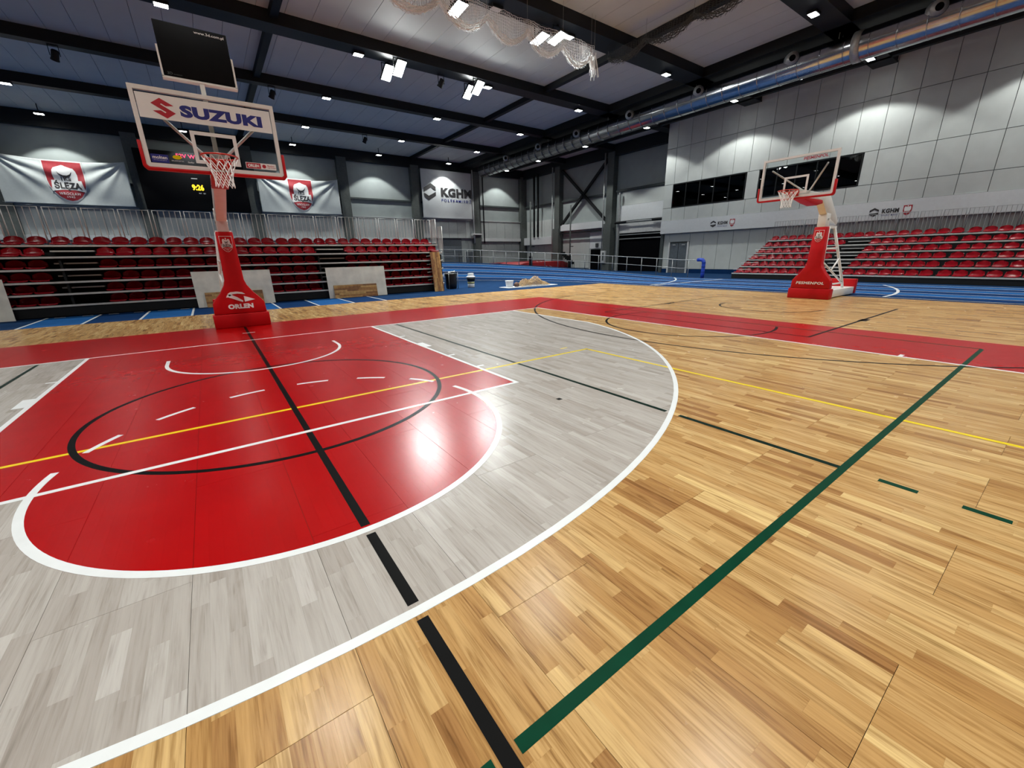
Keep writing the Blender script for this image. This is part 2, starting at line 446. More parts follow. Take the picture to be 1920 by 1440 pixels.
line_arc('free_throw_arc', 0, -5.8, 1.75, 1.80, 167, 373, M_white, HW+.0002)
for k in range(6): line_arc('free_throw_dash', 0, -5.8, 1.75, 1.80, 155.6-23.8*k, 143.6-23.8*k, M_white, HW)
line_arc('three_point_arc', 0, -1.575, 6.70, 6.75, 180+12.1, 360-12.1, M_white, HW)
line_arc('charge_circle', 0, -1.575, 1.25, 1.30, 180, 360, M_white, HW)
line_box('throw_in_mark', 7.55, 7.70, -8.375, -8.325, M_white, HW)
line_box('centre_mark', -.11, .13, 1.09, 1.13, M_white, HW)
for a, b in ((2.2, 1.15), (1.07, -5.74), (-5.81, -7.53), (-7.625, -8.25), (-8.35, -13.0)): line_box('centre_line', -.027, .027, a, b, M_black, HK)
line_arc('centre_circle', 0, -4.5, 1.75, 1.80, 0, 360, M_black, HK-.0001)
line_arc('cross_three_point_arc', 12.4, -4.5, 6.70, 6.75, 102, 258, M_black, HK)
for y in (2.08, -11.13): line_box('cross_three_point_line', 11.0, 13.98, y, y+.05, M_black, HK)
for y in (-2.05, -6.95):
    line_box('cross_key_line', 8.2, 13.98, y-.025, y+.025, M_black, HK); line_box('cross_lane_mark', 11.0, 11.4, y-.10, y+.05, M_black, HK)
line_box('cross_free_throw_line', 8.2, 8.25, -6.95, -2.05, M_black, HK+.0001)
line_arc('cross_free_throw_arc', 8.2, -4.5, 1.75, 1.80, 65, 295, M_black, HK)
line_arc('cross_charge_circle', 12.4, -4.5, 1.25, 1.30, 90, 270, M_black, HK)
line_box('volleyball_sideline', .045, 9.0, -9.025, -8.975, M_green, HG); line_box('volleyball_sideline', -9.0, -.045, -9.025, -8.975, M_green, HG)
line_box('volleyball_end_line', 9.0, 9.05, -9.0, 0, M_green, HG); line_box('volleyball_end_line', -9.05, -9.0, -9.0, 0, M_green, HG)
for s in (-1, 1):
    for a, b in ((-.07, -4.96), (-5.04, -7.535), (-7.68, -8.975)): line_box('attack_line', s*2.975, s*3.025, a, b, M_dgreen, HG)
    for k in range(3): line_box('attack_dash', s*2.975, s*3.025, -9.2-.4*k, -9.4-.4*k, M_green, HG)
line_box('yellow_end_line', -4.5, 4.5, -5.025, -4.975, M_yellow, HY)
line_box('yellow_sideline', 4.45, 4.5, -23, -5.0, M_yellow, HY); line_box('yellow_sideline', -4.5, -4.45, -23, -5.0, M_yellow, HY)
line_box('yellow_tick', 4.15, 4.3, -4.72, -4.69, M_yellow, HY)
line_box('floor_plate', 2.39, 2.44, -6.61, -6.56, M_black, HW)

# ---- running track: six lanes, banked in the bend
R0, LW = 17.4, 1.1
def bank(th, r):
    d = math.degrees(th); d = min(d, 180-d); h = 0.0235*d if d < 36 else 0.846+0.254*math.tanh((d-36)*0.0235/0.254)
    return h*max(0, (r-R0))/6.6
def tpos(u, r):                                  # u 0..1 : right straight, bend, left straight
    if u < 0.2: return (r, -34+u/0.2*40, FZ+0.01)
    if u > 0.8: return (-r, 6-(u-0.8)/0.2*40, FZ+0.01)
    t = (u-0.2)/0.6*PI
    return (r*math.cos(t), 6+r*math.sin(t), FZ+0.01+bank(t, r))
for i in range(6):
    a = R0+LW*i
    MB().grid(lambda u, v: tpos(u, a+LW*(1-v)), 100, 2, 1, thick=(0,0,-.008)).build('track_lane', M_blue1 if i % 2 else M_blue2, FLOOR)
for i in range(7):
    a = R0+LW*i-0.025
    MB().grid(lambda u, v: tuple(Vector(tpos(u, a+.05*(1-v)))+Vector((0,0,.003))), 100, 1, 1, thick=(0,0,-.002)).build('lane_line', M_white, FLOOR)
MB().grid(lambda u, v: tpos(.2+.6*u, R0+6.62+.7*(1-v)) if v < 1 else tpos(.2+.6*u, R0+6.62), 80, 1, 1).build('track_shoulder', M_floor, FLOOR)
def skirt(u, v):
    p = tpos(.2+.6*u, R0+7.32); return (p[0], p[1], p[2]*(1-v)+FZ*v)
MB().grid(skirt, 80, 1, 1).build('track_skirt', M_blue2, FLOOR)
def track_stroke(name, pts, wd=0.06):
    mb = MB()
    for (x0, y0), (x1, y1) in zip(pts[:-1], pts[1:]): mb.bar((x0, y0, FZ+.014), (x1, y1, FZ+.014), wd, .003)
    return mb.build(name, M_white, FLOOR)
def bez(a, b, c): return [tuple((1-t)**2*a[i]+2*t*(1-t)*b[i]+t*t*c[i] for i in (0, 1)) for t in [k/14 for k in range(15)]]
track_stroke('start_curve', bez((23.3,-4.5), (20.4,-6.0), (17.5,-5.85)), .09)
track_stroke('start_curve', bez((23.9,6.1), (20.8,3.5), (17.5,3.25)), .09)
track_stroke('finish_line', [(23.9,2.95),(17.45,2.95)], .09)
for k in range(-4, 5):                            # sprint lanes behind the baseline
    x = 0.09+1.215*k
    if k < 4: MB().box(x, x+1.215, 6.07, 8.9, FZ, FZ+.006).build('sprint_lane', M_blue2 if k % 2 else M_blue1, FLOOR)
    MB().box(x-.03, x+.03, 6.07, 8.9, FZ+.006, FZ+.009).build('sprint_line', M_white, FLOOR)
for k in range(10): MB().box(-4.6+k*.62, -4.35+k*.62, 8.78, 8.82, FZ+.009, FZ+.012).build('sprint_dash', M_white, FLOOR)

# ================================================================== WALLS
WB = struct('wall_back', MB().box(-30.3, 32.5, BY, BY+.3, FZ-.1, 11.3), M_wallB, label='grey panelled back wall of the hall behind the banners')
COLX = [-24.2, -17.2, -10.2, -3.2, 4.05-.35, 11.05, 18.0, 25.05, 31.6]
for x in COLX:
    MB().box(x-.42, x+.42, BY-.55, BY-.005, FZ, 10.3).build('column', M_column, WB)
MB().box(-30, 32, BY-.42, BY-.004, 10.12, 10.98).build('roof_edge_beam', M_darkblue, WB)
for i in range(len(COLX)-1):
    a, b = COLX[i]+.43, COLX[i+1]-.43
    MB().box(a, b, BY-.20, BY-.003, 6.93, 7.08).build('girt', M_girt, WB)
    n = max(1, round((b-a)/1.1)); wdt = (b-a)/n
    for k in range(n):
        MB().box(a+wdt*k+.01, a+wdt*(k+1)-.01, BY-.30, BY-.002, 3.56, 5.36).build('cladding_panel', M_clad, WB)
    for k in range(n):
        if not (19.5 < a+wdt*(k+.5) < 25): MB().box(a+wdt*k+.01, a+wdt*(k+1)-.01, BY-.06, BY-.002, .2, 3.2).build('lower_panel', M_clad, WB)
    MB().box(a, b, BY-.36, BY-.002, 5.37, 5.44).build('ledge', M_ledge, WB)
    if a > 24 or a < 17: MB().box(a, b, BY-.40, BY-.002, 3.22, 3.55).build('ledge', M_ledge, WB)
for x in (24.45, 25.75): MB().tube([(x, BY-.72, 3.0), (x, BY-.72, 10.4)], .07, 8).build('pipe', M_ledge if x < 25 else M_dark, WB)
MB().box(24.1, 25.4, BY-.9, BY-.56, 3.9, 4.02).build('pipe_bracket', M_ledge, WB)
G = struct('door_1', MB().box(20.85, 23.1, BY-.10, BY-.06, FZ, 3.53), M_door, label='large dark sectional gate in back wall')
for z in (.7, 1.4, 2.1, 2.8): MB().box(20.9, 23.05, BY-.115, BY-.10, z, z+.03).build('gate_joint', M_girt, G)
G = struct('door_2', MB().box(23.55, 24.5, BY-.10, BY-.06, FZ, 2.12), M_door, label='small dark grey door in back wall beside the gate')
MB().box(23.48, 23.55, BY-.12, BY-.05, FZ, 2.2).build('door_frame', M_ledge, G); MB().box(24.5, 24.57, BY-.12, BY-.05, FZ, 2.2).build('door_frame', M_ledge, G)
MB().box(24.36, 24.42, BY-.15, BY-.10, .98, 1.1).build('handle', M_galv, G)

# right wall
EY = 11.68                                       # far end of the right wall
WR = struct('wall_right', MB().box(WX+.05, WX+.3, -40, EY, 3.0, 11.3).box(WX+.25, WX+.5, -40, EY, FZ-.1, 3.0).box(WX+.05, RX+.3, EY-.25, EY, FZ-.1, 11.3), M_girt,
            label='pale panelled right wall of the hall above the stand')
seams = [EY] + [10.85-1.118*k for k in range(0, 24)]
rows = [(3.97, 4.88), (4.90, 6.57), (6.59, 9.07), (9.09, 10.95)]
for a, b in zip(seams[1:], seams[:-1]):
    for ri, (z0, z1) in enumerate(rows):
        if ri == 1 and ((a < 10.8 and b > 5.5) or (a < 4.5 and b > -0.7)): continue
        MB().box(WX, WX+.05, a+.012, b-.012, z0+.003, z1-.003).build('wall_panel', M_wallR, WR)
MB().box(WX, WX+.05, -1.436, -.86, 4.903, 6.567).build('wall_panel', M_wallR, WR)
MB().box(WX, WX+.05, 4.60, 5.36, 4.903, 6.567).build('wall_panel', M_wallR, WR)
MB().box(WX-.05, WX+.25, -40, EY, 3.0, 3.96).build('wall_band', M_band, WR)
low = [11.6, 10.95, 9.15, 8.05]+[8.05-1.1*k for k in range(1, 19)]
for i in range(len(low)-1):
    b, a = low[i], low[i+1]
    if a > 9.0 and b < 11: MB().box(WX+.20, WX+.25, a+.01, b-.01, 2.36, 2.99).build('wall_panel', M_wallR, WR); continue
    MB().box(WX+.20, WX+.25, a+.01, b-.01, .30, 2.99).build('wall_panel', M_wallR, WR)
    MB().box(WX+.17, WX+.25, a, b, FZ, .28).build('skirting', M_blue2, WR)
G = struct('door_3', MB().box(WX+.16, WX+.22, 9.32, 10.80, FZ, 2.24), M_door, label='dark grey double door in right wall behind the railing')
MB().box(WX+.12, WX+.24, 9.18, 9.30, FZ, 2.34).build('door_frame', M_ledge, G); MB().box(WX+.12, WX+.24, 10.82, 10.94, FZ, 2.34).build('door_frame', M_ledge, G)
MB().box(WX+.145, WX+.16, 10.05, 10.07, FZ, 2.24).build('door_gap', M_dark, G); MB().box(WX+.10, WX+.16, 9.5, 9.75, 2.08, 2.16).build('door_closer', M_galv, G)
MB().box(WX+.10, WX+.16, 10.3, 10.55, 2.08, 2.16).build('door_closer', M_galv, G)
def window(name, y0, y1, n, label):
    z0, z1 = 4.90, 6.56
    G = thing(name, label, None, (WX, (y0+y1)/2, z0), 0, kind='structure'); h = (y1-y0)/2
    f = MB(); f.box(-.02, .09, -h, h, 0, .05).box(-.02, .09, -h, h, z1-z0-.05, z1-z0).box(-.02, .09, -h, -h+.05, .05, z1-z0-.05).box(-.02, .09, h-.05, h, .05, z1-z0-.05)
    f.build('window_frame', M_dark, G); w = 2*h/n
    for k in range(n):
        MB().box(.03, .045, -h+w*k+.03, -h+w*(k+1)-.03, .05, z1-z0-.05).build('pane', M_pane, G)
        if k: MB().box(-.01, .08, -h+w*k-.03, -h+w*k+.03, .05, z1-z0-.05).build('mullion', M_dark, G)
    b = MB(); b.v = []; b.box(.052, .058, -h, h, 0.05, z1-z0-.05); b.build('dark_backing', M_inside, G)  # flat dark sheet standing in for the unlit room behind the panes
window('window_1', 5.41, 10.90, 5, 'dark long window in right wall nearer the far gate')
window('window_2', -0.82, 4.56, 5, 'dark long window in right wall behind the far backboard')
EAGLE = [(0,.30),(.04,.34),(.07,.39),(.04,.44),(-.03,.45),(-.08,.42),(-.05,.38),(-.05,.33),(-.09,.27),(-.14,.33),(-.22,.38),(-.30,.37),(-.36,.30),(-.39,.18),(-.37,.02),(-.30,-.10),(.30,-.10),(.37,.02),(.39,.18),(.36,.30),(.30,.37),(.22,.38),(.14,.33),(.09,.27),(.04,.30)]
def wall_sign(yc, zc, wd, who):
    G = thing('wall_sign', who, 'sign', (WX-.052, yc, zc))
    s = wd
    hexo = [(-.5*s,.0),(-.5*s,.07*s),(-.385*s,.135*s),(-.27*s,.07*s),(-.27*s,.03*s),(-.36*s,.075*s),(-.45*s,.025*s)]
    hexi = [(-.5*s,-.04*s),(-.44*s,-.005*s),(-.36*s,.04*s),(-.32*s,.02*s)]
    plate([(-.50*s,.065*s),(-.385*s,.13*s),(-.27*s,.065*s),(-.27*s,.01*s),(-.385*s,.07*s),(-.50*s,-.0*s)], -.006, .0, M_dprint, G, 'emblem', face='-x')
    plate([(-.50*s,-.03*s),(-.385*s,.03*s-.06*s),(-.27*s,-.02*s+.01*s),(-.27*s,-.065*s),(-.385*s,-.13*s),(-.50*s,-.065*s)], -.006, .0, M_dprint, G, 'emblem', face='-x')
    lettering('KGHM', .40*s, .13*s, .01*s, .02*s, -.006, M_dprint, G, .05, 1.1, face='-x')
    lettering('POLSKA', .20*s, .045*s, -.09*s, -.10*s, -.006, M_navy, G, .01, 1.2, face='-x'); lettering('MIEDŹ', .17*s, .055*s, .125*s, -.098*s, -.006, M_navy, G, .01, 1.2, face='-x')
    c = .40*s
    plate([(c-.1*s,.14*s),(c+.1*s,.14*s),(c+.1*s,-.02*s),(c+.06*s,-.11*s),(c,-.15*s),(c-.06*s,-.11*s),(c-.1*s,-.02*s)], -.006, 0, M_crestred, G, 'crest', face='-x')
    plate([(c+a*.2*s, .0*s+b*.29*s) for a, b in EAGLE], -.010, -.006, M_print, G, 'crest_eagle', face='-x')
    lettering('ŚLĘZA', .15*s, .05*s, c, -.06*s, -.010, M_print, G, .03, face='-x')
wall_sign(6.62, 3.46, 1.75, 'small copper company sign with red crest on wall band nearer the door')
wall_sign(-2.53, 3.42, 1.75, 'small copper company sign with red crest on wall band above the right stand')

# recessed corner wall
WC = struct('wall_corner', MB().box(RX, RX+.3, EY, BY, FZ-.1, 11.3), M_wallB, label='grey recessed wall with columns and cross brace in the far corner')
for y, nm in ((25.9, 0), (18.55, 1)):
    MB().box(RX-.75, RX-.005, y-.45, y+.45, FZ, 4.3).build('column_foot', M_column, WC)
    MB().box(RX-.60, RX-.005, y-.38, y+.38, 4.3, 10.4).build('column', M_column, WC)
    MB().tube([(RX-.75, y+.55, .0), (RX-.75, y+.55, 10.4)], .06, 8).build('pipe', M_galv, WC)
MB().box(RX-.5, RX-.004, EY, BY-.6, 10.05, 10.98).build('roof_edge_beam', M_darkblue, WC)
MB().bar((RX-.35, 25.4, 4.6), (RX-.35, 19.0, 10.0), .22, .22).build('brace', M_dark, WC)
MB().bar((RX-.35, 25.4, 10.0), (RX-.35, 19.0, 4.6), .22, .22).build('brace', M_dark, WC)
MB().box(RX-.20, RX-.003, 19.0, BY-.6, 6.93, 7.08).build('girt', M_girt, WC)
MB().box(RX-.20, RX-.003, EY, 18.1, 7.0, 7.18).build('girt', M_girt, WC)
MB().box(RX-.45, RX-.002, 19.02, 25.43, 4.02, 4.65).build('ledge', M_band, WC)
MB().box(RX-.55, RX-.46, 19.02, 25.43, 3.70, 3.82).build('crane_rail', M_dark, WC)
for k in range(5): MB().box(RX-.06, RX-.002, 26.4+1.1*k+.01, min(BY-.7, 26.4+1.1*(k+1))-.01, 3.6, 5.4).build('cladding_panel', M_wallR, WC)
MB().box(RX-.45, RX-.002, 26.36, BY-.56, 2.75, 3.58).build('ledge', M_band, WC)
for k in range(5): MB().box(RX-.06, RX-.002, 26.4+1.1*k+.01, min(BY-.7, 26.4+1.1*(k+1))-.01, .2, 2.7).build('lower_panel', M_wallR, WC)
for k in range(3): MB().box(RX-.06, RX-.002, 21.4+1.33*k+.01, 21.4+1.33*(k+1)-.01, .2, 3.1).build('lower_panel', M_wallR, WC)
MB().box(RX-.05, RX-.002, 19.02, 21.38, 2.1, 3.65).build('lower_panel', M_band, WC)
for y in (29.2, 29.9): MB().tube([(RX-.5, y, 3.6), (RX-.5, y, 10.2)], .11, 8).build('pipe', M_dark, WC)
# gate bay of the recessed wall
MB().box(RX-.30, RX-.01, EY+.1, 17.55, 4.45, 5.75).build('gate_header', M_band, WC)
MB().box(RX-.06, RX-.01, EY+.1, 17.4, 5.8, 6.95).build('cladding_panel', M_wallR, WC)
for y in (12.0, 17.35): MB().box(RX-.5, RX-.38, y, y+.14, FZ, 6.9).build('gate_track', M_galv, WC)
MB().tube([(RX-.6, 17.6, 4.30), (RX-.6, 12.0, 4.30)], .05, 8).build('gate_shaft', M_galv, WC)
for a, b in ((17.7, 16.4), (13.6, 12.2)): MB().tube([(RX-.6, a, 4.30), (RX-.6, b, 4.30)], .11, 10).build('gate_spring', M_dark, WC)
G = struct('door_4', MB().box(RX-.20, RX-.10, EY+.35, 17.45, FZ, 3.35), M_void, label='wide black open gate beside the right wall')  # black slab fills the open gateway in place of its unlit depth
MB().box(RX-.34, RX-.12, EY+.2, 17.45, 3.36, 4.2).build('gate_leaf', M_alu, G)
for z in (2.82, 3.18): MB().box(RX-.30, RX-.21, EY+.3, 17.4, z, z+.07).build('gate_rail', M_galv, G)
G = struct('door_5', MB().box(RX-.10, RX-.06, 19.85, 21.15, FZ, 2.0), M_void, label='small dark doorway between the columns in the far corner')
MB().box(RX-.12, RX-.05, 21.15, 21.25, FZ, 2.06).build('door_frame', M_ledge, G)
MB().box(RX-.14, RX-.05, 20.15, 20.5, 2.25, 2.6).build('exit_sign', M_girt, G)
WL = struct('wall_left', MB().box(-30.6, -30.3, -40, BY, FZ-.1, 11.3), M_wallR, label='plain left wall of the hall')
WF = struct('wall_front', MB().box(-30.3, 32.5, -40.3, -40, FZ-.1, 11.3), M_wallR, label='plain wall of the hall behind the camera')

# ================================================================== CEILING
CE = struct('ceiling', MB().box(-30.6, 32.6, -40.3, 33, CZ+.05, CZ+.3), M_girt, label='pale ceiling boards between black roof beams')
BEAMS = [-26.6, -20.2, -13.75, -7.3, -0.85, 5.80, 12.25, 18.55, 24.95]
bays = [(BEAMS[i]+(.2 if BEAMS[i] != 5.80 else .30), BEAMS[i+1]-(.2 if BEAMS[i+1] not in (12.25, 5.80, -.85) else .55)) for i in range(len(BEAMS)-1)]+[(BEAMS[-1]+.2, BY-.42)]
for bi, (a, b) in enumerate(bays):
    if bi < 4: MB().box(-30.3, 32, a, b, CZ, CZ+.05).build('ceiling_sheet', M_ceil, CE); continue
    if a < 0 and False: continue
    edges = [-30.3, -11.0] + [-10+k for k in range(43)]
    for x0, x1 in zip(edges[:-1], edges[1:]):
        if x0 < -20: MB().box(x0, x1-.01, a, b, CZ, CZ+.05).build('ceiling_sheet', M_ceil, CE)
        else: MB().box(x0+.008, x1-.008, a, b, CZ+random.uniform(0, .006), CZ+.05).build('ceiling_board', M_ceil, CE)
BW = {12.25: (11.69, 12.50), 5.80: (5.10, 6.10), -0.85: (-1.40, -.45)}
for y in BEAMS:
    ya, yb = BW.get(y, (y-.21, y+.21))
    MB().box(-30.3, 32, ya, yb, 10.60, CZ-.001).box(-30.3, 32, ya-.03, yb+.03, 10.53, 10.60).build('roof_beam', M_darkblue, CE)
for x in (-10.5, 3.55, 17.75): MB().box(x-.14, x+.14, -40, BY-.43, 10.72, CZ-.002).build('purlin', M_dark, CE)
MB().box(23.25, 23.4, -40, BY-.43, 10.58, CZ-.002).box(24.3, 24.45, -40, BY-.43, 10.58, CZ-.002).box(23.2, 24.5, -40, BY-.43, 10.53, 10.58).build('roof_girder', M_dark, CE)
MB().box(28.75, 29.0, -40, BY-.43, 10.53, CZ-.002).build('roof_girder', M_dark, CE)
MB().box(-23.0, -22.0, -40, BY-.43, 10.53, CZ-.002).build('roof_girder', M_dark, CE)
for y in (BEAMS[6], BEAMS[7], BEAMS[8]): MB().tube([(-20, y+.29, 10.565), (23, y+.29, 10.565)], .02, 6).build('conduit', M_galv, CE)

# ================================================================== LAMPS
ld = D.lights.new('lamp_light', 'SPOT'); ld.energy = LAMP_W; ld.spot_size = R(116); ld.spot_blend = 0.16; ld.shadow_soft_size = 0.16; ld.color = LAMP_COL
LM = None
def ceiling_light(x, y, label, z=10.53, stem=False):
    global LM
    if LM is None:
        a = MB().box(-.24, .24, -.17, .17, -.09, .0).mesh('housing', M_dark)
        b = MB().box(-.20, .20, -.135, .135, -.10, -.09).mesh('lens', M_lamp); LM = (a, b)
    o = thing('ceiling_light', label, 'lamp', (x, y, z), 0, 'lamps under the roof beams')
    link('housing', LM[0], o); link('lens', LM[1], o)
    if stem: MB().box(-.02, .02, -.02, .02, 0, CZ-z-.002).build('stem', M_dark, o)
    q = D.objects.new('lamp_light', ld); COL.objects.link(q); q.parent = o; q.location = (0, 0, -.13); q.scale = (.80, 1, 1)
rown = {30.4: 'along the back wall', 24.95: 'on first roof beam from back wall', 18.55: 'on second roof beam from back wall', 12.25: 'on third roof beam from back wall',
        5.80: 'on fourth roof beam from back wall', -0.85: 'on fifth roof beam from back wall', -7.3: 'on sixth roof beam from back wall', -13.75: 'on seventh roof beam from back wall', -20.2: 'on eighth roof beam from back wall'}
for y, rn in rown.items():
    for i, x in enumerate((28.05, 21.0, 14.0, 7.0, 0.0, -7.0, -14.0, -21.0)):
        if y == 5.80 and x < 10: continue           # these fixtures are dark in the hall, only one housing shows
        yy = y+(.02 if y < 30 else 0)
        ceiling_light(x, yy, 'bright ceiling lamp %s, %s from right wall' % (rn, ORD[i+1]), stem=(y > 30))
o = thing('ceiling_light', 'switched-off white lamp under the beam above the white net', 'lamp', (10.25, 5.82, 10.53))
MB().box(-.24, .24, -.17, .17, -.09, .0).build('housing', M_dark, o); MB().box(-.20, .20, -.135, .135, -.10, -.09).build('lens', M_bucket, o)
fd = D.lights.new('flood_light', 'SPOT'); fd.energy = FLOOD_W; fd.spot_size = R(100); fd.spot_blend = 0.5; fd.shadow_soft_size = 0.25; fd.color = (0.95, 1.0, 0.98)
fd2 = fd.copy(); fd2.energy = FLOOD_W*0.45
def floodlight(x, y, label, arm=0.0, strong=True):
    o = thing('floodlight', label, 'floodlight', (x, y, 10.53 if strong else 10.48), 0, 'big floodlights on the roof beams')
    if not strong: MB().box(-.04, .04, -.04, .04, 0, .0485).build('stem', M_dark, o)
    if arm: MB().box(-.03, .03, min(0, arm), max(0, arm), -.03, 0).build('mount_arm', M_dark, o)
    hd = MB().box(-.25, .25, -.40, .40, -.05, .05).build('head', M_dark, o, bevel=.01); hd.location = (0, 0, -.36); hd.rotation_euler = (R(-38 if strong else -12), 0, R(8))
    MB().box(-.22, .22, -.36, .36, -.062, -.05).build('lens', M_flood if strong else M_lamp, hd)
    MB().box(-.27, -.25, -.03, .03, -.40, .0).box(.25, .27, -.03, .03, -.40, .0).box(-.27, .27, -.03, .03, -.02, .0).build('yoke', M_dark, o)
    q = D.objects.new('flood_light', fd if strong else fd2); COL.objects.link(q); q.parent = hd; q.location = (0, 0, -.09)
floodlight(8.45, 12.62, 'glaring floodlight on third roof beam, left pair, nearer the back wall', -.4)
floodlight(8.75, 11.85, 'glaring floodlight on third roof beam, left pair, nearer the court', .4)
floodlight(13.0, 12.62, 'glaring floodlight on third roof beam, right pair, nearer the back wall', -.4)
floodlight(13.1, 11.85, 'glaring floodlight on third roof beam, right pair, nearer the court', .4)
floodlight(12.5, 5.95, 'floodlight above the hanging net, right pair, nearer the back wall', 0, False)
floodlight(13.08, 5.50, 'floodlight above the hanging net, right pair, nearer the court', 0, False)
floodlight(8.65, 5.95, 'floodlight beside the hanging net, single one at the top edge', 0, False)
def stage_light(x, y, label):
    o = thing('stage_light', label, 'spotlight', (x, y, 10.53), 0, 'black spotlights under the roof beams')
    b = MB().lathe([(.10, .18), (.13, .14), (.13, -.14), (.15, -.2), (.15, -.22)], 0, 0, 12).build('body', M_dark, o); b.location = (0, 0, -.36); b.rotation_euler = (R(30), R(20), 0)
    MB().box(-.17, -.15, -.02, .02, -.40, 0).box(.15, .17, -.02, .02, -.40, 0).box(-.17, .17, -.02, .02, -.03, 0).build('bracket', M_dark, o)
stage_light(-4.0, 18.55, 'black spotlight hanging at far left above the banner')
stage_light(4.2, 18.55, 'black spotlight hanging to the right of the shot clock')
stage_light(11.2, 12.35, 'black spotlight hanging between the two glaring floodlight pairs')
stage_light(11.1, 24.95, 'black spotlight hanging on first roof beam from back wall')

# ================================================================== DUCT
DX, DZ, DR = 24.0, 9.79, 0.55
du = thing('air_duct', 'long silver spiral air duct hung under the roof along the right side', 'duct', (DX, 0, DZ))
MB().tube([(0, y, 0) for y in (-25, 0, 28.9)], DR, 36).build('pipe', M_duct, du)
ring = MB().tube([(0, -.02, 0), (0, .02, 0)], DR+.012, 36).mesh('seam_ring', M_duct)
for k in range(44): link('seam_ring', ring, du).location = (0, -10+.88*k, 0)
MB().tube([(0, -1.75, 0), (0, -1.45, 0)], DR+.03, 36).build('clamp_band', M_ductd, du)
nz = MB().tube([(0,0,0), (0,0,.10), (0,0,.34), (0,0,.36), (0,0,.36)], [.30, .24, .21, .26, .24], 18, cap=True).mesh('nozzle', M_ductd)
nh = MB().tube([(0,0,.362), (0,0,.366)], .13, 16).mesh('opening', M_void)  # dark disc painted as the shade inside the nozzle
for y in (-8.8, -3.95, .9, 5.5, 10.2, 15.0, 19.4, 24.0):
    q = link('nozzle', nz, du); q.location = (-.38, y, .26); q.rotation_euler = Vector((-.80, -.45, -.12)).to_track_quat('Z', 'Y').to_euler()
    link('opening', nh, q)
for y in (-7.3, -.85, 5.8, 12.25, 18.55, 24.95): MB().tube([(-.2, y, DR-.05), (-.2, y, 10.52-DZ)], .012, 6).tube([(.2, y, DR-.05), (.2, y, 10.52-DZ)], .012, 6).build('hanger', M_galv, du)

# ================================================================== DIVIDER NETS
def net(name, label, P0, P1, peaks, ztop, zpk, depth, mt, mtd, dens=.085):
    o = thing(name, label, 'net', P0); d = Vector(P1)-Vector(P0); Ln = d.length; d.normalize()
    side = Vector((-d.y, d.x, 0))
    def bottom(s):
        for a, b in zip(peaks[:-1], peaks[1:]):
            if a <= s <= b: t = (s-a)/(b-a); return zpk-depth*4*t*(1-t)
        return zpk
    def pt(s, z, off=0.0): q = d*s+side*off; return (q.x, q.y, z-P0[2])
    ns = int(Ln/dens); cords = MB(); bunch = MB()
    for k in range(ns+1):
        s = k*Ln/ns; b = bottom(s); wob = .05*math.sin(s*5)
        cords.tube([pt(s, ztop-.04*abs(math.sin(s*7)), wob), pt(s, (ztop+b)/2, wob*1.6), pt(s, b+.02, wob)], .008, 3, cap=False)
    for j in range(9):
        f = j/9; pts = [pt(s, (ztop*(1-f)+bottom(s)*f)+.012*math.sin(s*23+j), .05*math.sin(s*5)*(1+f)) for s in [Ln*i/90 for i in range(91)]]
        cords.tube(pts, .008, 3, cap=False)
    for j in range(14):
        a = random.uniform(-.10, .10); c = random.uniform(-.10, .14); ph = random.uniform(0, 6)
        pts = [pt(s, bottom(s)+c*(.5+.5*abs(math.sin(s*1.7+ph)))+.02*math.sin(s*31+ph), a+.03*math.sin(s*17+ph)) for s in [Ln*i/120 for i in range(121)]]
        bunch.tube(pts, .011, 3, cap=False)
    for k in range(int(Ln/.06)):
        s = k*.06; b = bottom(s); bunch.tube([pt(s, b-.12, random.uniform(-.1, .1)), pt(s+.03, b, .12), pt(s+.05, b+.12, random.uniform(-.1, .1))], .006, 3, cap=False)
    cords.build('mesh_cords', mt, o, kind='stuff'); bunch.build('gathered_hem', mtd, o, kind='stuff')
    MB().tube([pt(0, ztop+.03), pt(Ln, ztop+.03)], .008, 6).build('top_cable', M_dark, o)
    for s in peaks:
        yw = P0[1]+d.y*s; zt = 10.5295 if any(p-.04 < yw < q+.04 for p, q in BW.values()) else CZ+.001
        MB().tube([pt(s, bottom(s)), pt(s, zt)], .006, 4).build('lift_cord', M_galv, o)
    return o
NET1 = net('divider_net', 'white divider net gathered in swags under the roof beam', (5.2, 4.85, 10.0), (14.6, 4.85, 10.0), [0, 2.15, 4.0, 5.8, 7.6, 9.2, 9.4], 9.93, 9.53, .50, M_cord, M_cord)
net('divider_net', 'dark divider net gathered in swags beside the silver duct', (16.6, 5.9, 10.3), (16.6, -3.0, 10.3), [0, 2.1, 4.3, 6.5, 8.9], 10.42, 10.20, .30, M_cordd, M_cordd, .12)
mb = MB()
for k in range(26):
    a = random.uniform(-.16, .16); b = random.uniform(-.12, .12); mb.tube([(a*.5, b*.5, .55), (a, b, .2), (a*1.5, b*1.4, random.uniform(-.3, 0))], .007, 3, cap=False)
tn = mb.build('loose_end', M_cord, NET1, kind='stuff'); tn.location = (9.4, 0, -.98)

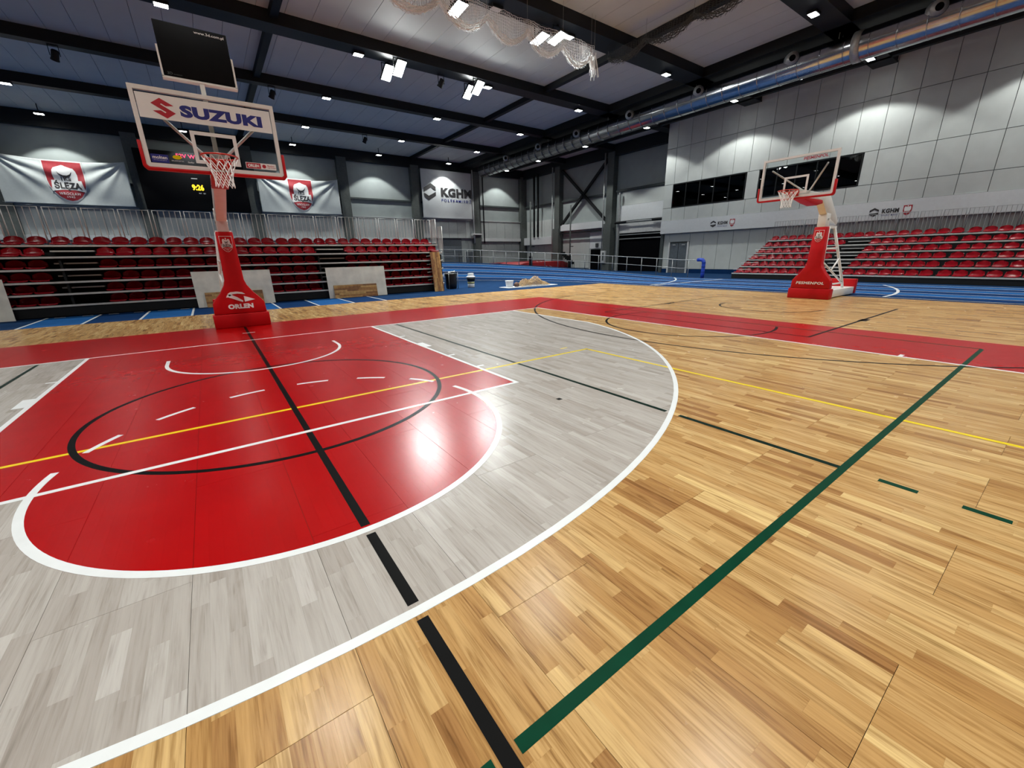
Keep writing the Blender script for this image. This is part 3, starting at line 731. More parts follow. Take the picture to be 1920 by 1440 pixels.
# ================================================================== BASKETBALL HOOPS
def crest_outline(cx, cz, w, h):
    P = [(-.5, .5), (.5, .5), (.5, .02), (.47, -.12), (.40, -.26), (.28, -.39), (.14, -.47), (0, -.5), (-.14, -.47), (-.28, -.39), (-.40, -.26), (-.47, -.12), (-.5, .02)]
    return [(cx+a*w, cz+b*h) for a, b in P]
def crest(parent, cx, cz, w, h, y, red, white, fn=None, cuts=0):
    P = lambda sc: crest_outline(cx, cz, w*sc, h*sc)
    t = .003 if fn is None else .012
    plate(P(1.06), y-t, y, white, parent, 'crest_border', fn, cuts=cuts)
    plate(P(1.0), y-2*t, y-t, red, parent, 'crest_shield', fn, cuts=cuts)
    plate([(cx+a*w*.84, cz+b*h*.92) for a, b in EAGLE], y-3*t, y-2*t, white, parent, 'crest_eagle', fn, cuts=cuts)
    cr = [(.20*math.cos(R(a)), .20*math.sin(R(a))+.30) for a in range(200, 341, 14)]+[(.20*math.cos(R(a)), .15*math.sin(R(a))+.30) for a in range(340, 199, -14)]
    plate([(cx+a*w, cz+b*h) for a, b in cr], y-4*t, y-3*t, M_dprint, parent, 'crest_crescent', fn, cuts=0)
    plate([(cx-.40*w, cz+.03*h), (cx+.40*w, cz+.03*h), (cx+.44*w, cz-.26*h), (cx+.15*w, cz-.21*h), (cx-.15*w, cz-.21*h), (cx-.44*w, cz-.26*h)], y-3.2*t, y-2*t, white, parent, 'crest_ribbon', fn, cuts=cuts)
    yy = y-4.4*t
    lettering('1KS', .26*w, .09*h, cx, cz+.065*h, yy, M_dprint, parent, .02, fn=fn)
    lettering('ŚLĘZA', .72*w, .26*h, cx, cz-.10*h, yy, M_dprint, parent, .045, 1.05, fn=fn)
    lettering('WROCŁAW', .56*w, .07*h, cx, cz-.315*h, yy, M_print, parent, .01, 1.1, fn=fn)
    lettering('1945', .20*w, .05*h, cx, cz-.40*h, yy, M_print, parent, .01, 1.1, fn=fn)

def bball_net(parent):
    mb = MB(); lv = [(.228, 0), (.185, -.10), (.145, -.19), (.125, -.27), (.118, -.34), (.128, -.41)]; n = 12
    def nd(l, k): r, z = lv[l]; t = 2*PI*(k+(.5 if l % 2 else 0))/n; return (r*math.cos(t), r*math.sin(t), z+random.uniform(-.006, .006))
    N = [[nd(l, k) for k in range(n)] for l in range(len(lv))]
    for l in range(len(lv)-1):
        for k in range(n):
            a = N[l][k]; mb.tube([a, N[l+1][k]], .0055, 5, cap=False); mb.tube([a, N[l+1][k-1 if l % 2 == 0 else (k+1) % n]], .0055, 5, cap=False)
    return mb.build('net', M_cord, parent)

def hoop(name, label, loc, rz, s0, arm, near):
    o = thing(name, label, 'basketball hoop', loc, rz)
    # backboard
    gl = MB().box(-.895, .895, .0, .012, 2.905, 3.945).build('glass', M_board, o)
    f = MB()
    for a, b, c, d in ((-.90, .90, 3.895, 3.95), (-.90, .90, 2.90, 2.955), (-.90, -.845, 2.955, 3.895), (.845, .90, 2.955, 3.895)): f.box(a, b, -.012, .045, c, d)
    f.build('board_frame', M_wsteel, o)
    f = MB()
    for a, b, c, d in ((-.295, .295, 3.395, 3.445), (-.295, .295, 3.00, 3.05), (-.295, -.245, 3.05, 3.395), (.245, .295, 3.05, 3.395)): f.box(a, b, -.004, -.0005, c, d)
    f.build('target_square', M_print, o)
    pad = [(-.945, 3.24), (-.945, 2.90), (-.905, 2.855), (.905, 2.855), (.945, 2.90), (.945, 3.24), (.902, 3.24), (.902, 2.925), (.87, 2.898), (-.87, 2.898), (-.902, 2.925), (-.902, 3.24)]
    MB().prism(pad, 'y', -.035, .07).build('board_padding', M_redpad, o, bevel=.012)
    # rim
    rm = thing('rim_origin', None, None); D.objects.remove(rm)
    pts = [(.235*math.cos(2*PI*k/32), -.375+.235*math.sin(2*PI*k/32), 3.05) for k in range(33)]
    r = MB().tube(pts, .011, 8, cap=False)
    r.box(-.09, .09, -.15, -.012, 3.02, 3.055).box(-.13, .13, -.03, -.012, 2.93, 3.07)
    for s in (-1, 1): r.bar((s*.12, -.02, 2.96), (s*.16, -.22, 3.04), .012, .03)
    rim = r.build('rim', M_rim, o)
    nt = bball_net(rim); nt.location = (0, -.375, 3.04)
    # struts behind the board
    for s in (-1, 1): MB().tube([(s*.66, .05, 3.66), (s*.04, arm['hub'][0], arm['hub'][1])], .022, 8).build('strut', M_wsteel, o)
    # boom and neck (side profiles extruded across x)
    MB().prism(arm['boom'], 'x', -.10, .10).build('boom', M_wsteel, o, bevel=.008)
    MB().prism(arm['pad'], 'x', -.13, .13).build('boom_padding', M_redpad, o, bevel=.012)
    MB().prism(arm['neck'], 'x', -.11, .11).build('neck', M_wsteel, o, bevel=.008)
    MB().tube([(-.125, s0+.16, 2.42), (.125, s0+.16, 2.42)], .035, 10).build('hinge_pin', M_galv, o)
    # tower padding: bottle outline
    bot = [(-.545, .33), (.545, .33), (.53, .58), (.46, .68), (.34, .82), (.23, 1.0), (.195, 1.12), (.165, 2.20), (-.165, 2.20), (-.195, 1.12), (-.23, 1.0), (-.34, .82), (-.46, .68), (-.53, .58)]
    MB().prism(bot, 'y', s0, s0+.26).build('tower_padding', M_redpad, o, bevel=.02)
    MB().box(-.585, .585, s0-.03, s0+.30, 0.0, .325).build('base_padding', M_redpad, o, bevel=.025)
    # base ballast and truss
    b = MB().box(-.50, .50, s0+.28, s0+2.55, .03, .26).build('ballast_box', M_wsteel, o, bevel=.01)
    for sx in (-.42, .42):
        for yy in (s0+.45, s0+2.35): MB().tube([(sx-.03, yy, .05), (sx+.03, yy, .05)], .05, 10).build('wheel', M_dark, o)
    MB().box(-.52, .52, s0+2.56, s0+2.76, .03, .52).build('rear_padding', M_redpad, o, bevel=.02)
    for s in (-1, 1):
        MB().tube([(s*.13, s0+.75, 2.20), (s*.30, s0+1.95, .42), (s*.30, s0+2.05, .26)], .042, 8).build('rear_leg', M_wsteel, o)
        MB().tube([(s*.15, s0+.30, .26), (s*.13, s0+.27, 2.20)], .045, 8).build('front_leg', M_wsteel, o)
        MB().tube([(s*.17, s0+.30, 1.55), (s*.19, s0+1.15, 1.55)], .03, 8).build('brace', M_wsteel, o)
        MB().tube([(s*.19, s0+.30, 1.10), (s*.29, s0+1.85, .45)], .028, 8).build('brace', M_wsteel, o)
        MB().tube([(s*.24, s0+1.40, 1.25), (s*.2, s0+.95, .83)], .025, 8).build('brace', M_wsteel, o)
        MB().tube([(s*.30, s0+.35, .42), (s*.30, s0+1.95, .42)], .028, 8).build('brace', M_wsteel, o)
    MB().box(-.16, .16, s0+.24, s0+.86, 2.16, 2.24).build('tower_head', M_wsteel, o)
    # print on the tower padding
    crest(o, 0.0, 1.93, .235, .33, s0-.004, M_redpad, M_print)
    return o
armA = dict(hub=(.75, 3.15), boom=[(.05, 2.93), (.85, 2.93), (3.35, 2.42), (3.55, 2.50), (3.52, 2.68), (.95, 3.16), (.05, 3.16)],
            pad=[(.08, 2.925), (.75, 2.83), (1.15, 2.80), (1.15, 2.865), (.86, 2.92)], neck=[(3.46, 2.2), (3.82, 2.2), (3.75, 2.72), (3.48, 2.66)])
H1 = hoop('basketball_hoop', 'tall red padded basketball hoop with car advert and shot clock', (0, -1.2, 0), 0, 3.45, armA, True)
armB = dict(hub=(.85, 3.10), boom=[(.05, 2.93), (1.55, 2.93), (1.80, 2.92), (2.28, 2.58), (2.45, 2.50), (3.28, 2.26), (3.36, 2.40), (2.35, 3.10), (1.7, 3.12), (.05, 3.12)],
            pad=[(.08, 2.925), (.9, 2.80), (1.35, 2.76), (1.75, 2.83), (1.72, 2.92), (1.5, 2.922)], neck=[(2.33, 2.2), (2.62, 2.2), (2.66, 2.58), (2.30, 2.60)])
H2 = hoop('basketball_hoop', 'red padded basketball hoop standing at far right before the extended stand', (12.95, -4.42, 0), R(-90), 2.32, armB, False)
# near hoop: prints, stickers
sb = MB().box(-.835, .835, -.0045, -.0008, 3.545, 3.862).build('advert_strip', M_print, H1)
SP = [(0,.69),(.42,1),(.97,.68),(.63,.62),(.45,.73),(.40,.69),(1,.31),(.58,0),(.03,.32),(.37,.38),(.55,.27),(.60,.31)]
plate([(-.68+.27*a, 3.565+.255*b) for a, b in SP], -.0065, -.0045, M_logored, H1, 'emblem')
lettering('SUZUKI', 1.06, .16, .175, 3.69, -.0065, M_navy, H1, .062, 1.06)
MB().box(-.83, -.625, -.0045, -.0008, 2.965, 3.075).build('sticker', M_navy, H1); lettering('molten', .17, .045, -.727, 3.035, -.0065, M_print, H1, .02); lettering('for the real game', .15, .012, -.73, 2.995, -.0065, M_print, H1, .0)
plate([(-.52+.055*math.cos(t*PI/8), 3.055+.028*math.sin(t*PI/8)) for t in range(16)], -.0045, -.0008, M_yellow, H1, 'sticker')
lettering('SALASPORT.PL', .15, .015, -.52, 3.005, -.0045, M_print, H1, .0); lettering('Gerflor', .08, .02, -.36, 3.0, -.0045, M_print, H1, .01)
MB().box(.365, .80, -.0045, -.0008, 2.992, 3.082).build('sticker', M_print, H1)
MB().box(.372, .575, -.006, -.0045, 2.998, 3.076).build('sticker_field', M_logored, H1); lettering('ORLEN', .16, .045, .472, 3.037, -.0075, M_print, H1, .05)
plate([(.625+.028*math.cos(t*PI/8), 3.037+.028*math.sin(t*PI/8)) for t in range(16)], -.006, -.0045, M_logored, H1, 'sticker_ball')
lettering('Basket', .10, .022, .725, 3.052, -.006, M_logored, H1, .01); lettering('Liga Kobiet', .12, .022, .733, 3.022, -.006, M_logored, H1, .01)
lettering('ORLEN', .52, .115, .02, .50, 3.446, M_print, H1, .06, 1.06)
plate([(-.20,.80),(-.14,.84),(-.02,.85),(.10,.83),(.16,.78),(.10,.785),(.0,.80),(-.10,.79),(-.17,.74)], 3.444, 3.45, M_print, H1, 'emblem_head')
plate([(-.24,.72),(-.21,.78),(-.15,.79),(-.02,.72),(.09,.63),(.08,.595),(-.02,.64),(-.14,.70),(-.20,.725)], 3.444, 3.45, M_print, H1, 'emblem_wing')
plate([(.12,.74),(.34,.645),(.12,.60)], 3.444, 3.45, M_print, H1, 'emblem_beak')
# shot clock on the near hoop
sc = thing('shot_clock', None, None, (0, 0, 3.95)); sc.parent = H1
MB().box(-.44, .44, .10, .18, .22, .89).build('display', M_screen, sc, bevel=.006)
lettering('www.3d.com.pl', .37, .045, .215, .83, .094, M_print, sc, .012); lettering('3D', .06, .035, -.365, .245, .094, M_girt, sc, .02); lettering('scoreboard', .10, .02, -.275, .24, .094, M_girt, sc, .0)
MB().box(-.465, -.442, .08, .20, .19, .58).box(.442, .465, .08, .20, .19, .58).box(-.465, .465, .08, .20, .175, .20).build('frame', M_wsteel, sc)
MB().box(-.03, .03, .09, .15, -.787, .175).build('pole', M_wsteel, sc)
# far hoop prints
lettering('PESMENPOL', .78, .085, 0.0, .50, 2.316, M_print, H2, .035, 1.12, slant=.15)
lettering('PESMENPOL', .55, .075, .38, 3.84, -.004, M_crestred, H2, .03)

# ================================================================== SEATS AND STANDS
def seat_fn(u, v):
    prof = [(-.205,.022,.200),(-.200,.050,.212),(-.13,.056,.216),(-.03,.050,.218),(.05,.042,.219),(.11,.055,.219),(.148,.095,.217),(.166,.150,.211),(.178,.200,.200),(.188,.240,.180),(.195,.266,.148),(.197,.280,.105)]
    k = v*(len(prof)-1); i = min(int(k), len(prof)-2); t = k-i
    y, z, h = [prof[i][j]*(1-t)+prof[i+1][j]*t for j in range(3)]
    w = 2*u-1; e = abs(w)**2.5
    back = max(0, min(1, (v-.5)/.3))
    return (w*h, y-back*.05*e, z+(1-back)*.018*e-(.0 if back < .99 else .02*e))
seat_me = MB().grid(seat_fn, 10, 22, 1, thick=(0, .010, -.012)).mesh('stadium_seat', M_seat)
_bm = bmesh.new(); _bm.from_mesh(seat_me); bmesh.ops.recalc_face_normals(_bm, faces=_bm.faces); _bm.to_mesh(seat_me); _bm.free()
br_me = MB().box(-.12, .12, -.10, .10, 0, .034).mesh('bracket', M_dark)
def seat(x, y, z, rz, label, group):
    o = link('stadium_seat', seat_me, None, label=label, cat='seat', group=group); o.location = (x, y, z); o.rotation_euler = (0, 0, rz)
    link('bracket', br_me, o)

def rail_panel(parent, a, b, z0, z1, mt, n, name='rail_panel'):
    a, b = Vector(a), Vector(b); mb = MB(); d = b-a
    A, B = a.copy(), b.copy(); A.z = z0; B.z = z0; A1, B1 = a.copy(), b.copy(); A1.z = z1; B1.z = z1
    mb.tube([A, A1, B1, B], .019, 6)
    for k in range(1, n):
        p = a+d*k/n; mb.tube([(p.x, p.y, z0+.08), (p.x, p.y, z1-.01)], .011, 5, cap=False)
    q0, q1 = a.copy(), b.copy(); q0.z = z0+.08; q1.z = z0+.08
    mb.tube([q0, q1], .014, 6)
    return mb.build(name, mt, parent)

# --- left grandstand (pushed in)
LZ = [2.15, 1.80, 1.435, 1.06, .70, .35]          # deck heights, top row first
LX0, LX1 = -7.3, 8.88
ST = thing('grandstand', 'left telescopic grandstand pushed in behind the near hoop', 'grandstand', (0, 9.0, FZ))
oz = -FZ
def stp(name, mt, *b): 
    mb = MB()
    for q in b: mb.box(*q)
    return mb.build(name, mt, ST)
yn = [.42, .0, -.01, -.02, -.03, -.04]
for k, z in enumerate(LZ):
    y0 = yn[k]; zz = z+oz
    stp('deck', M_dark, (LX0, LX1, y0+.03, 1.0, zz-.04, zz-.003))
    stp('nosing', M_alu, (LX0, LX1, y0, y0+.05, zz-.055, zz))
    if k: stp('riser', M_dark, (LX0, LX1, .62, .66, zz, zz+(LZ[k-1]-z)-.045))
stp('kickboard', M_dark, (LX0, LX1, -.01, .03, 0.03, .30))
stp('rear_frame', M_dark, (LX0, LX1, .94, 1.0, 0.0, 2.1))
for x in (LX0, -4.15, 3.3, LX1-.06): stp('side_frame', M_dark, (x, x+.06, .06, .93, 0, 1.70))
for z in LZ[1:]:
    MB().tube([(LX1+.005, .10, z+oz-.03), (LX1+.06, .10, z+oz-.03)], .05, 10).build('end_roller', M_alu, ST)
for (a, b) in ((-4.30, -3.32), (3.34, 4.38)):      # aisle steps
    for k in (1, 2, 3, 4):
        z = LZ[k]+oz; stp('aisle_step', M_alu, (a, b, .25, .55, z+.14, z+.18))
for x0 in [-6.95+.882*k for k in range(18)]:
    if x0+.78 < LX1: rail_panel(ST, (x0, .98, 0), (x0+.78, .98, 0), LZ[0]+oz+.02, 3.30+oz, M_wrail, 5)
rail_panel(ST, (LX1-.02, .95, 0), (LX1-.02, .45, 0), LZ[0]+oz, 3.30+oz, M_wrail, 5)
rail_panel(ST, (LX1+.08, .42, 0), (LX1+.08, -.0, 0), 1.80+oz, 2.95+oz, M_wrail, 4)
for z in (1.435, 1.06, .70, .35): MB().tube([(8.05, -.02, z+oz+.17), (8.45, .05, z+oz+.20)], .012, 6).build('end_handle', M_wrail, ST)
topx = [-5.57,-5.09,-4.61,-4.09,-3.59,-3.13,-2.67,-2.2,-1.72,-1.24,-.76,-.29,.22,.74,1.23,1.68,2.18,2.63,3.11,3.59,4.05,4.57,5.05,5.54,6.03,6.51,6.97,7.45,7.94,8.40]
LG = 'red seats of the left grandstand'
for i, x in enumerate(topx):
    seat(x, 9.0+yn[0]+.25, LZ[0], 0, 'red plastic seat in top row of left grandstand, %s from its right end' % ORD[len(topx)-i], LG)
blkL = [('left block', [-5.60, -5.13, -4.67]), ('middle block', [-3.06+.470*k for k in range(14)]), ('right block', [4.66+.486*k for k in range(9)])]
rown2 = ['', 'second', 'third', 'fourth', 'fifth', 'lowest']
for k in range(1, 6):
    for bn, xs in blkL:
        for i, x in enumerate(xs):
            seat(x, 9.0+yn[k]+.24, LZ[k], 0, 'red seat, %s row from top, left grandstand, %s, %s from right' % (rown2[k], bn, ORD[len(xs)-i]) if k < 5 else
                 'red seat, lowest row, left grandstand, %s, %s from right' % (bn, ORD[len(xs)-i]), LG)

# --- right grandstand (extended)
RZ_ = [.30, .66, 1.03, 1.39, 1.76, 2.15]
RXN = [25.22+.815*k for k in range(6)]
RY0, RY1 = -10.6, 3.12
SR = thing('grandstand', 'right telescopic grandstand pulled out along the right wall', 'grandstand', (25.2, -3.0, FZ))
def srp(name, mt, *b):
    mb = MB()
    for x0, x1, y0, y1, z0, z1 in b: mb.box(x0-25.2, x1-25.2, y0+3.0, y1+3.0, z0+oz, z1+oz)
    return mb.build(name, mt, SR)
for k in range(6):
    x, z = RXN[k], RZ_[k]
    srp('deck', M_dark, (x+.03, x+.84, RY0, RY1, z-.05, z-.003)); srp('nosing', M_alu, (x, x+.05, RY0, RY1, z-.06, z))
    if k: srp('riser', M_dark, (x+.03, x+.06, RY0, RY1, RZ_[k-1], z-.06))
srp('kickboard', M_dark, (RXN[0]+.03, RXN[0]+.07, RY0, RY1, FZ+.005, .24))
for y in (RY0, RY1-.06): srp('side_frame', M_dark, *[(RXN[k]+.08, RXN[k]+.80, y, y+.06, FZ, RZ_[k]-.05) for k in range(6)])
for k in range(5): srp('aisle_step', M_alu, (RXN[k]+.50, RXN[k]+.80, -2.20, -1.25, RZ_[k]+.14, RZ_[k]+.18))
for k in range(16):
    y0 = 3.08-.862*k; q = rail_panel(SR, (29.86-25.2, y0+3.0, 0), (29.86-25.2, y0-.77+3.0, 0), RZ_[5]+oz, 3.30+oz, M_grail, 5)
for k in range(4): MB().tube([(RXN[k]+.02-25.2, 3.05+3, RZ_[k]+oz+.20), (RXN[k]+.02-25.2, 2.05+3, RZ_[k]+oz+.22)], .013, 6).build('end_handle', M_wrail, SR)
RG = 'red seats of the right grandstand'
blkR = [('far block', [2.82-.472*k for k in range(9)]), ('middle block', [-2.50-.474*k for k in range(7)]), ('near block', [-5.92-.486*k for k in range(6)])]
rr = ['lowest row', 'second row from bottom', 'third row from bottom', 'fourth row from bottom', 'fifth row from bottom']
for k in range(5):
    for bn, ys in blkR:
        for i, y in enumerate(ys):
            seat(RXN[k]+.25, y, RZ_[k], R(-90), 'red seat, %s, right grandstand, %s, %s from left' % (rr[k], bn, ORD[i+1]), RG)
topy = [2.82,2.32,1.83,1.35,.87,.40,-.08,-.56,-1.04,-1.50,-1.96,-2.42,-2.89,-3.38,-3.87,-4.38,-4.88,-5.37,-5.95,-6.44,-6.91,-7.38,-7.85,-8.34]
for i, y in enumerate(topy): seat(RXN[5]+.25, y, RZ_[5], R(-90), 'red plastic seat in top row of right grandstand, %s from its left end' % ORD[i+1], RG)

# ================================================================== BANNERS, SCOREBOARD
def banner(name, label, x0, x1, z0, z1, sag, folds, mt):
    cx, cz = (x0+x1)/2, (z0+z1)/2; W, Hh = x1-x0, z1-z0
    o = thing(name, label, 'banner', (cx, BY-.72, z0))
    def top(x): t = (x-(-W/2))/W; return Hh-sag*4*t*(1-t)
    def disp(x, z):                              # folds swing from the two top corners
        z = max(0.0, min(Hh, z)); v = 0.0
        for sx in (-1, 1):
            dx = (x-sx*W/2)*sx; dz = Hh-z
            a = math.atan2(dz, -dx+1e-6); r = math.hypot(dx, dz)
            v += math.sin(a*17+.8*sx)*math.exp(-((a-.55)/.42)**2)*min(1, r/.8)*math.exp(-r/(.75*W))
        return folds*v
    def fn(u, v):
        x = -W/2+W*u; z = top(x)*v; return (x, disp(x, z)-.0, z)
    MB().grid(fn, 90, 46, 1, thick=(0, .006, 0)).build('cloth', mt, o)
    for sx in (-1, 1):
        for z in (.03, Hh-.03): MB().tube([(sx*(W/2-.02), .02, z), (sx*(W/2+.12), .13, z+.05)], .012, 5).build('tie', M_galv, o)
    return o, (lambda x, z: disp(x, z)), Hh
o, fn, Hh = banner('cloth_banner', 'pale cloth banner with red club crest at far left of back wall', -10.05, -3.75, 5.45, 8.35, .25, .085, M_cloth)
crest(o, -6.93+6.90, 6.87-5.45, 1.80, 2.38, -.012, M_crestred, M_print, fn, 4)
o, fn, Hh = banner('cloth_banner', 'pale cloth banner with red club crest right of the scoreboard', 4.16, 10.45, 5.45, 8.35, .28, .085, M_cloth)
crest(o, 7.33-7.305, 6.90-5.45, 1.80, 2.38, -.012, M_crestred, M_print, fn, 4)
o, fn, Hh = banner('cloth_banner', 'tall grey banner with copper company name between two columns', 18.50, 24.32, 5.45, 10.05, .0, .02, M_cloth2)
c = 21.41; b0 = 5.45
def kp(x, z): return (x-c, z-b0)
plate([kp(18.72, 8.30), kp(19.52, 8.78), kp(20.06, 8.45), kp(20.06, 8.05), kp(19.55, 8.36), kp(18.74, 7.92)], -.03, -.03, M_dprint, o, 'emblem', fn, cuts=2)
plate([kp(18.74, 7.86), kp(19.25, 7.58), kp(20.06, 8.0), kp(20.04, 7.62), kp(19.22, 7.17), kp(18.78, 7.48)], -.03, -.03, M_dprint, o, 'emblem', fn, cuts=2)
lettering('KGHM', 3.62, .86, 22.45-c, 8.00-b0, -.03, M_dprint, o, .055, 1.08, fn=fn)
lettering('POLSKA', 1.95, .26, 21.62-c, 7.24-b0, -.03, M_navy, o, .02, 1.5, fn=fn); lettering('MIEDŹ', 1.55, .33, 23.42-c, 7.275-b0, -.03, M_navy, o, .02, 1.5, fn=fn)

sbd = thing('scoreboard', 'large black scoreboard with yellow clock on back wall', 'scoreboard', (.1, BY-.98, 5.35))
MB().box(-3.25, 3.25, 0, .40, 0, 3.95).build('cabinet', M_screen, sbd, bevel=.02)
lettering('9:26', .72, .42, .05, 1.62, -.012, M_yled, sbd, .045, 1.05)
lettering('52V W', 1.15, .26, -.28, 3.70, -.012, M_rled, sbd, .02)
MB().box(-.25, .12, -.012, -.001, 2.20, 2.25).build('period_bar', M_wled, sbd)
lettering('PKT   SET', .42, .08, .25, 1.22, -.012, M_wled, sbd, .0)

# ================================================================== TRACK RAILING
RR = 24.50
rl = thing('track_railing', 'grey metal railing around the outside of the running track', 'railing', (RR, 6, FZ))
def rpt(s, dz=0.0):                              # s metres from the start of the bend (negative on the straight)
    if s < 0: p = Vector((RR, 6+s, FZ+.01))
    else: t = s/RR; p = Vector((RR*math.cos(t), 6+RR*math.sin(t), FZ+.01+bank(t, RR)))
    return (p.x-RR, p.y-6, p.z-FZ+dz)
post = MB().tube([(0,0,0), (0,0,1.08)], .024, 8).mesh('post', M_galv)
s = -.45
while s < 46:
    link('post', post, rl).location = rpt(s); s += 1.16
ss = [-1.35+.5*k for k in range(95)]
MB().tube([rpt(q, 1.08) for q in ss], .026, 8).build('top_rail', M_galv, rl)
MB().tube([rpt(q, .56) for q in ss[2:]], .018, 8).build('middle_rail', M_galv, rl)
bp = thing('padded_end_post', None, None, (0, -1.45, 0)); bp.parent = rl; bp['label'] = 'blue foam padded end post'
MB().tube([(0,0,0), (0,0,.3), (.01,0,.6), (0,0,.93), (0,.03,1.02), (0,.09,1.08), (0,.22,1.10), (0,.42,1.09)], [.105,.11,.105,.11,.11,.11,.105,.10], 12).build('foam_sleeve', M_bluepad, bp)
for z in (.35, .65, .9): MB().tube([(0,0,z), (0,0,z+.03)], .116, 12).build('strap', M_blue2, bp)

# ================================================================== BOARDS AND PARQUET LEFTOVERS LEANING ON THE STAND
def leaning(name, label, cat, x0, x1, z1, y0, y1, th, mt, staves=0, vertical=False):
    o = thing(name, label, cat, ((x0+x1)/2, y0, FZ)); ang = math.atan2(y1-y0, z1); w = (x1-x0)/2; h = z1/math.cos(ang)
    e = D.objects.new('board', None); D.objects.remove(e)
    if not staves:
        b = MB().box(-w, w, 0, th, 0, h).build('sheet', mt, o); b.rotation_euler = (-ang, 0, 0)
    else:
        base = MB().box(-w, w, .006, th, 0, h).build('backing', M_sub, o); base.rotation_euler = (-ang, 0, 0)
        n = 8
        for i in range(n):
            if vertical: a, bb, L = -w+2*w*i/n, -w+2*w*(i+1)/n, h
            else: a, bb, L = h*i/n, h*(i+1)/n, 2*w
            for c0, c1 in stave_cuts(L):
                mb = MB()
                if vertical: mb.box(a+.001, bb-.001, 0, .006, c0+.001, c1-.001)
                else: mb.box(c0-w+.001, c1-w-.001, 0, .006, a+.001, bb-.001)
                mb.build('stave', random.choice(mt), base)
    return o
WD = [mat('loose_wood_%d' % i, c, .45, noise=.25, scale=9) for i, c in enumerate([(.34,.17,.06),(.42,.24,.09),(.50,.31,.12),(.24,.11,.045)])]
leaning('plywood_sheet', 'pale plywood sheet leaning on the stand at left photo edge', 'board', -7.85, -5.40, 1.20, 8.80, 8.90, .018, M_ply)
leaning('plywood_sheet', 'pale plywood sheet leaning on the stand behind the near hoop', 'board', -.98, 1.46, 1.25, 8.80, 8.90, .018, M_ply)
leaning('plywood_sheet', 'pale plywood sheet leaning on the stand right of the near hoop', 'board', 3.47, 5.93, 1.25, 8.80, 8.90, .018, M_ply)
leaning('parquet_offcut', 'parquet panel lying against plywood directly behind the near hoop', 'board', -.72, 1.08, .52, 8.66, 8.74, .03, WD, 1)
leaning('parquet_offcut', 'parquet panel lying against plywood right of the near hoop', 'board', 3.66, 5.46, .53, 8.66, 8.74, .03, WD, 1)
leaning('parquet_offcut', 'tall parquet panel leaning upright on right end of stand', 'board', 8.20, 8.70, 1.82, 8.62, 8.88, .03, WD, 1, True)

# ================================================================== BIN, BUCKETS, CHIPS
o = thing('rubbish_bin', 'black rubbish bag in a frame beside the stand end', 'bin', (9.62, 9.62, FZ))
MB().lathe([(.22, .0), (.28, .05), (.30, .3), (.29, .55), (.33, .72), (.30, .78)], 0, 0, 18).build('bag', M_bag, o)
for a in range(4): t = a*PI/2+PI/4; MB().tube([(.36*math.cos(t), .36*math.sin(t), 0), (.36*math.cos(t), .36*math.sin(t), .82)], .014, 6).build('frame_leg', M_galv, o)
MB().tube([(.36*math.cos(t*PI/12), .36*math.sin(t*PI/12), .82) for t in range(25)], .014, 6, cap=False).build('frame_ring', M_dark, o)
for k in range(5):
    q = MB().box(-.10, .10, -.06, .06, 0, .03).build('waste', M_bucket, o); q.location = (-.2+.1*k, .05*(-1)**k, .785+.012*k); q.rotation_euler = (.2*k, .3*(-1)**k*.3, k)
o = thing('bucket', 'white plastic container with black band standing alone on blue floor', 'bucket', (10.80, 9.62, FZ))
MB().lathe([(.165, 0), (.18, .02), (.185, .36)], 0, 0, 20).build('body', M_bucket, o)
MB().lathe([(.186, .30), (.20, .36), (.235, .44), (.235, .52)], 0, 0, 20).build('band', M_bag, o)
MB().lathe([(.235, .521), (.24, .56), (.17, .60)], 0, 0, 20).build('lid', M_bucket, o)
MB().box(-.13, .13, -.10, .10, .602, .74).build('box_on_lid', M_bucket, o, bevel=.015)
MB().lathe([(.1865, .20), (.1875, .29)], 0, 0, 20).build('label', mat('olive_label', (.30,.31,.12), .6), o)
o = thing('chip_tray', 'white sheet on floor carrying the wood chips and tub', 'board', (13.2, 7.75, FZ))
MB().box(-1.55, 1.75, -.38, .45, 0, .025).build('sheet', M_bucket, o)
t_ = thing('tub', 'small white tub on the sheet beside wood chips', 'bucket', (12.0, 7.78, FZ+.025))
MB().lathe([(.17, 0), (.21, .30), (.215, .33)], 0, 0, 18).build('body', M_bucket, t_)
MB().tube([(.2*math.cos(k*PI/10), .2*math.sin(k*PI/10), .33) for k in range(21)], .012, 6, cap=False).build('lip', M_bucket, t_)
mb = MB(); 
for k in range(2600):
    u = random.uniform(-1, 1); v = random.uniform(-1, 1)
    hgt = max(0, (1-u*u)*(1-v*v))**.7*.40*(1+.25*math.sin(u*7))
    z = hgt*random.random()**.4; a = random.uniform(0, PI); l = random.uniform(.03, .075); tz = random.uniform(-.03, .03)
    x, y = 13.55+u*.96, 7.80+v*.33
    mb.bar((x-math.cos(a)*l/2, y-math.sin(a)*l/2*.6, FZ+.035+z+max(0,-tz)), (x+math.cos(a)*l/2, y+math.sin(a)*l/2*.6, FZ+.035+z+max(0,tz)), .022, .006)
mb.build('wood_chips', M_chip, None, label='heap of pale wood chips on the white sheet', cat='wood chips', kind='stuff')
o = thing('sack', 'small dark sack lying against the wood chip heap', 'sack', (12.40, 7.70, FZ+.025))
MB().lathe([(.08, 0), (.15, .05), (.14, .16), (.07, .22), (.03, .24)], 0, 0, 14).build('body', mat('brown_sack', (.10,.05,.035), .8, bump=.5, bscale=20), o)

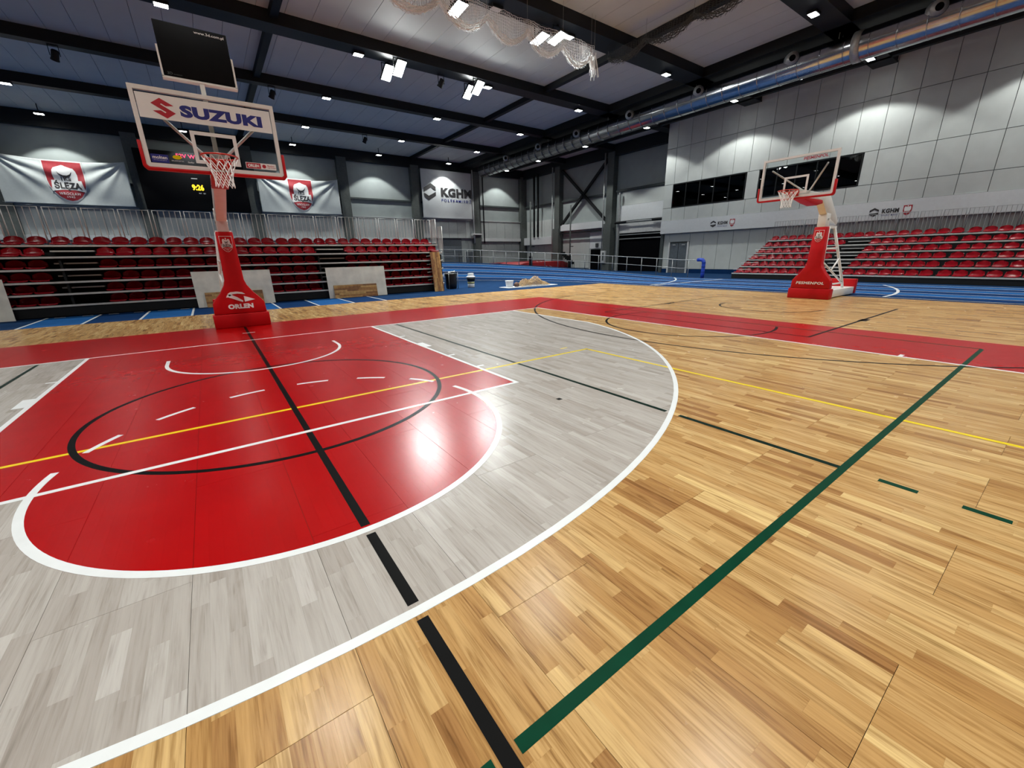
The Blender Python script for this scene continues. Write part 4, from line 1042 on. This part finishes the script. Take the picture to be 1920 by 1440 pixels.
# ================================================================== FAR CORNER EQUIPMENT
o = thing('landing_mat', 'red pole vault landing mat in the far corner', 'mat', (27.2, 25.6, FZ))
MB().prism([(-4.6, 0), (3.6, 0), (3.6, .70), (2.6, .95), (-2.2, .95), (-4.6, .45)], 'y', -2.6, 2.6).build('cushion', M_mat, o, bevel=.05)
MB().prism([(-3.4, .80), (3.3, .99), (3.3, 1.06), (-3.3, .9)], 'y', 1.2, 2.5).build('top_layer', mat('dark_red_cover', (.13,.005,.008), .5), o)
for k in range(2): MB().tube([(-.9+.5*k, -2.5, 1.02), (.7+.5*k, -2.62, .35)], .02, 6).build('strap', M_bucket, o)
for x, lb in ((25.0, 'tall grey pole vault upright left of the landing mat'), (30.15, 'tall grey pole vault upright right of the landing mat')):
    o = thing('vault_upright', lb, 'upright', (x, 22.4, FZ))
    MB().box(-.35, .35, -.5, .5, 0, .10).build('foot', M_dark, o); MB().box(-.14, .14, -.10, .10, .1, 1.5).build('padding', M_bag, o)
    MB().tube([(0,0,.1), (0,0,6.3)], .07, 8).build('mast', M_column, o); MB().box(-.06, .45, -.04, .04, 2.35, 2.42).build('peg_arm', M_dark, o)
for x, lb in ((20.6, 'low black jump stand left on the far floor'), (21.9, 'low black jump stand right on the far floor')):
    o = thing('jump_stand', lb, 'stand', (x, 28.6, FZ)); MB().tube([(0,0,0), (0,0,1.9)], .03, 6).build('post', M_dark, o); MB().box(-.4, .4, -.03, .03, 0, .05).build('foot', M_dark, o); MB().tube([(-.5,0,1.55), (.5,0,1.62)], .02, 6).build('cross_arm', M_dark, o)
hm = None
for k in range(7):
    o = thing('hurdle', 'black hurdle nested %s from the mat in the far corner' % ORD[k+1], 'hurdle', (28.9+.02*k, 21.9-.20*k, FZ), 0, 'hurdles nested by the column')
    t = 1.85-.16*k
    MB().tube([(-.5,0,0), (-.5,0,t), (.1,0,t+.0), (.1,0,0)], .03, 6).build('frame', M_dark, o); MB().box(-.5, .1, -.03, .0, t-.22, t).build('top_bar', M_dark, o)
o = thing('electric_cabinet', 'pale cabinet fixed to the right column of the braced bay', 'cabinet', (31.18, 18.75, .75))
MB().box(-.16, .06, -.26, .26, 0, 1.10).build('case', M_ledge, o, bevel=.01); MB().box(-.175, -.16, -.16, .02, .2, .95).build('window', M_girt, o)
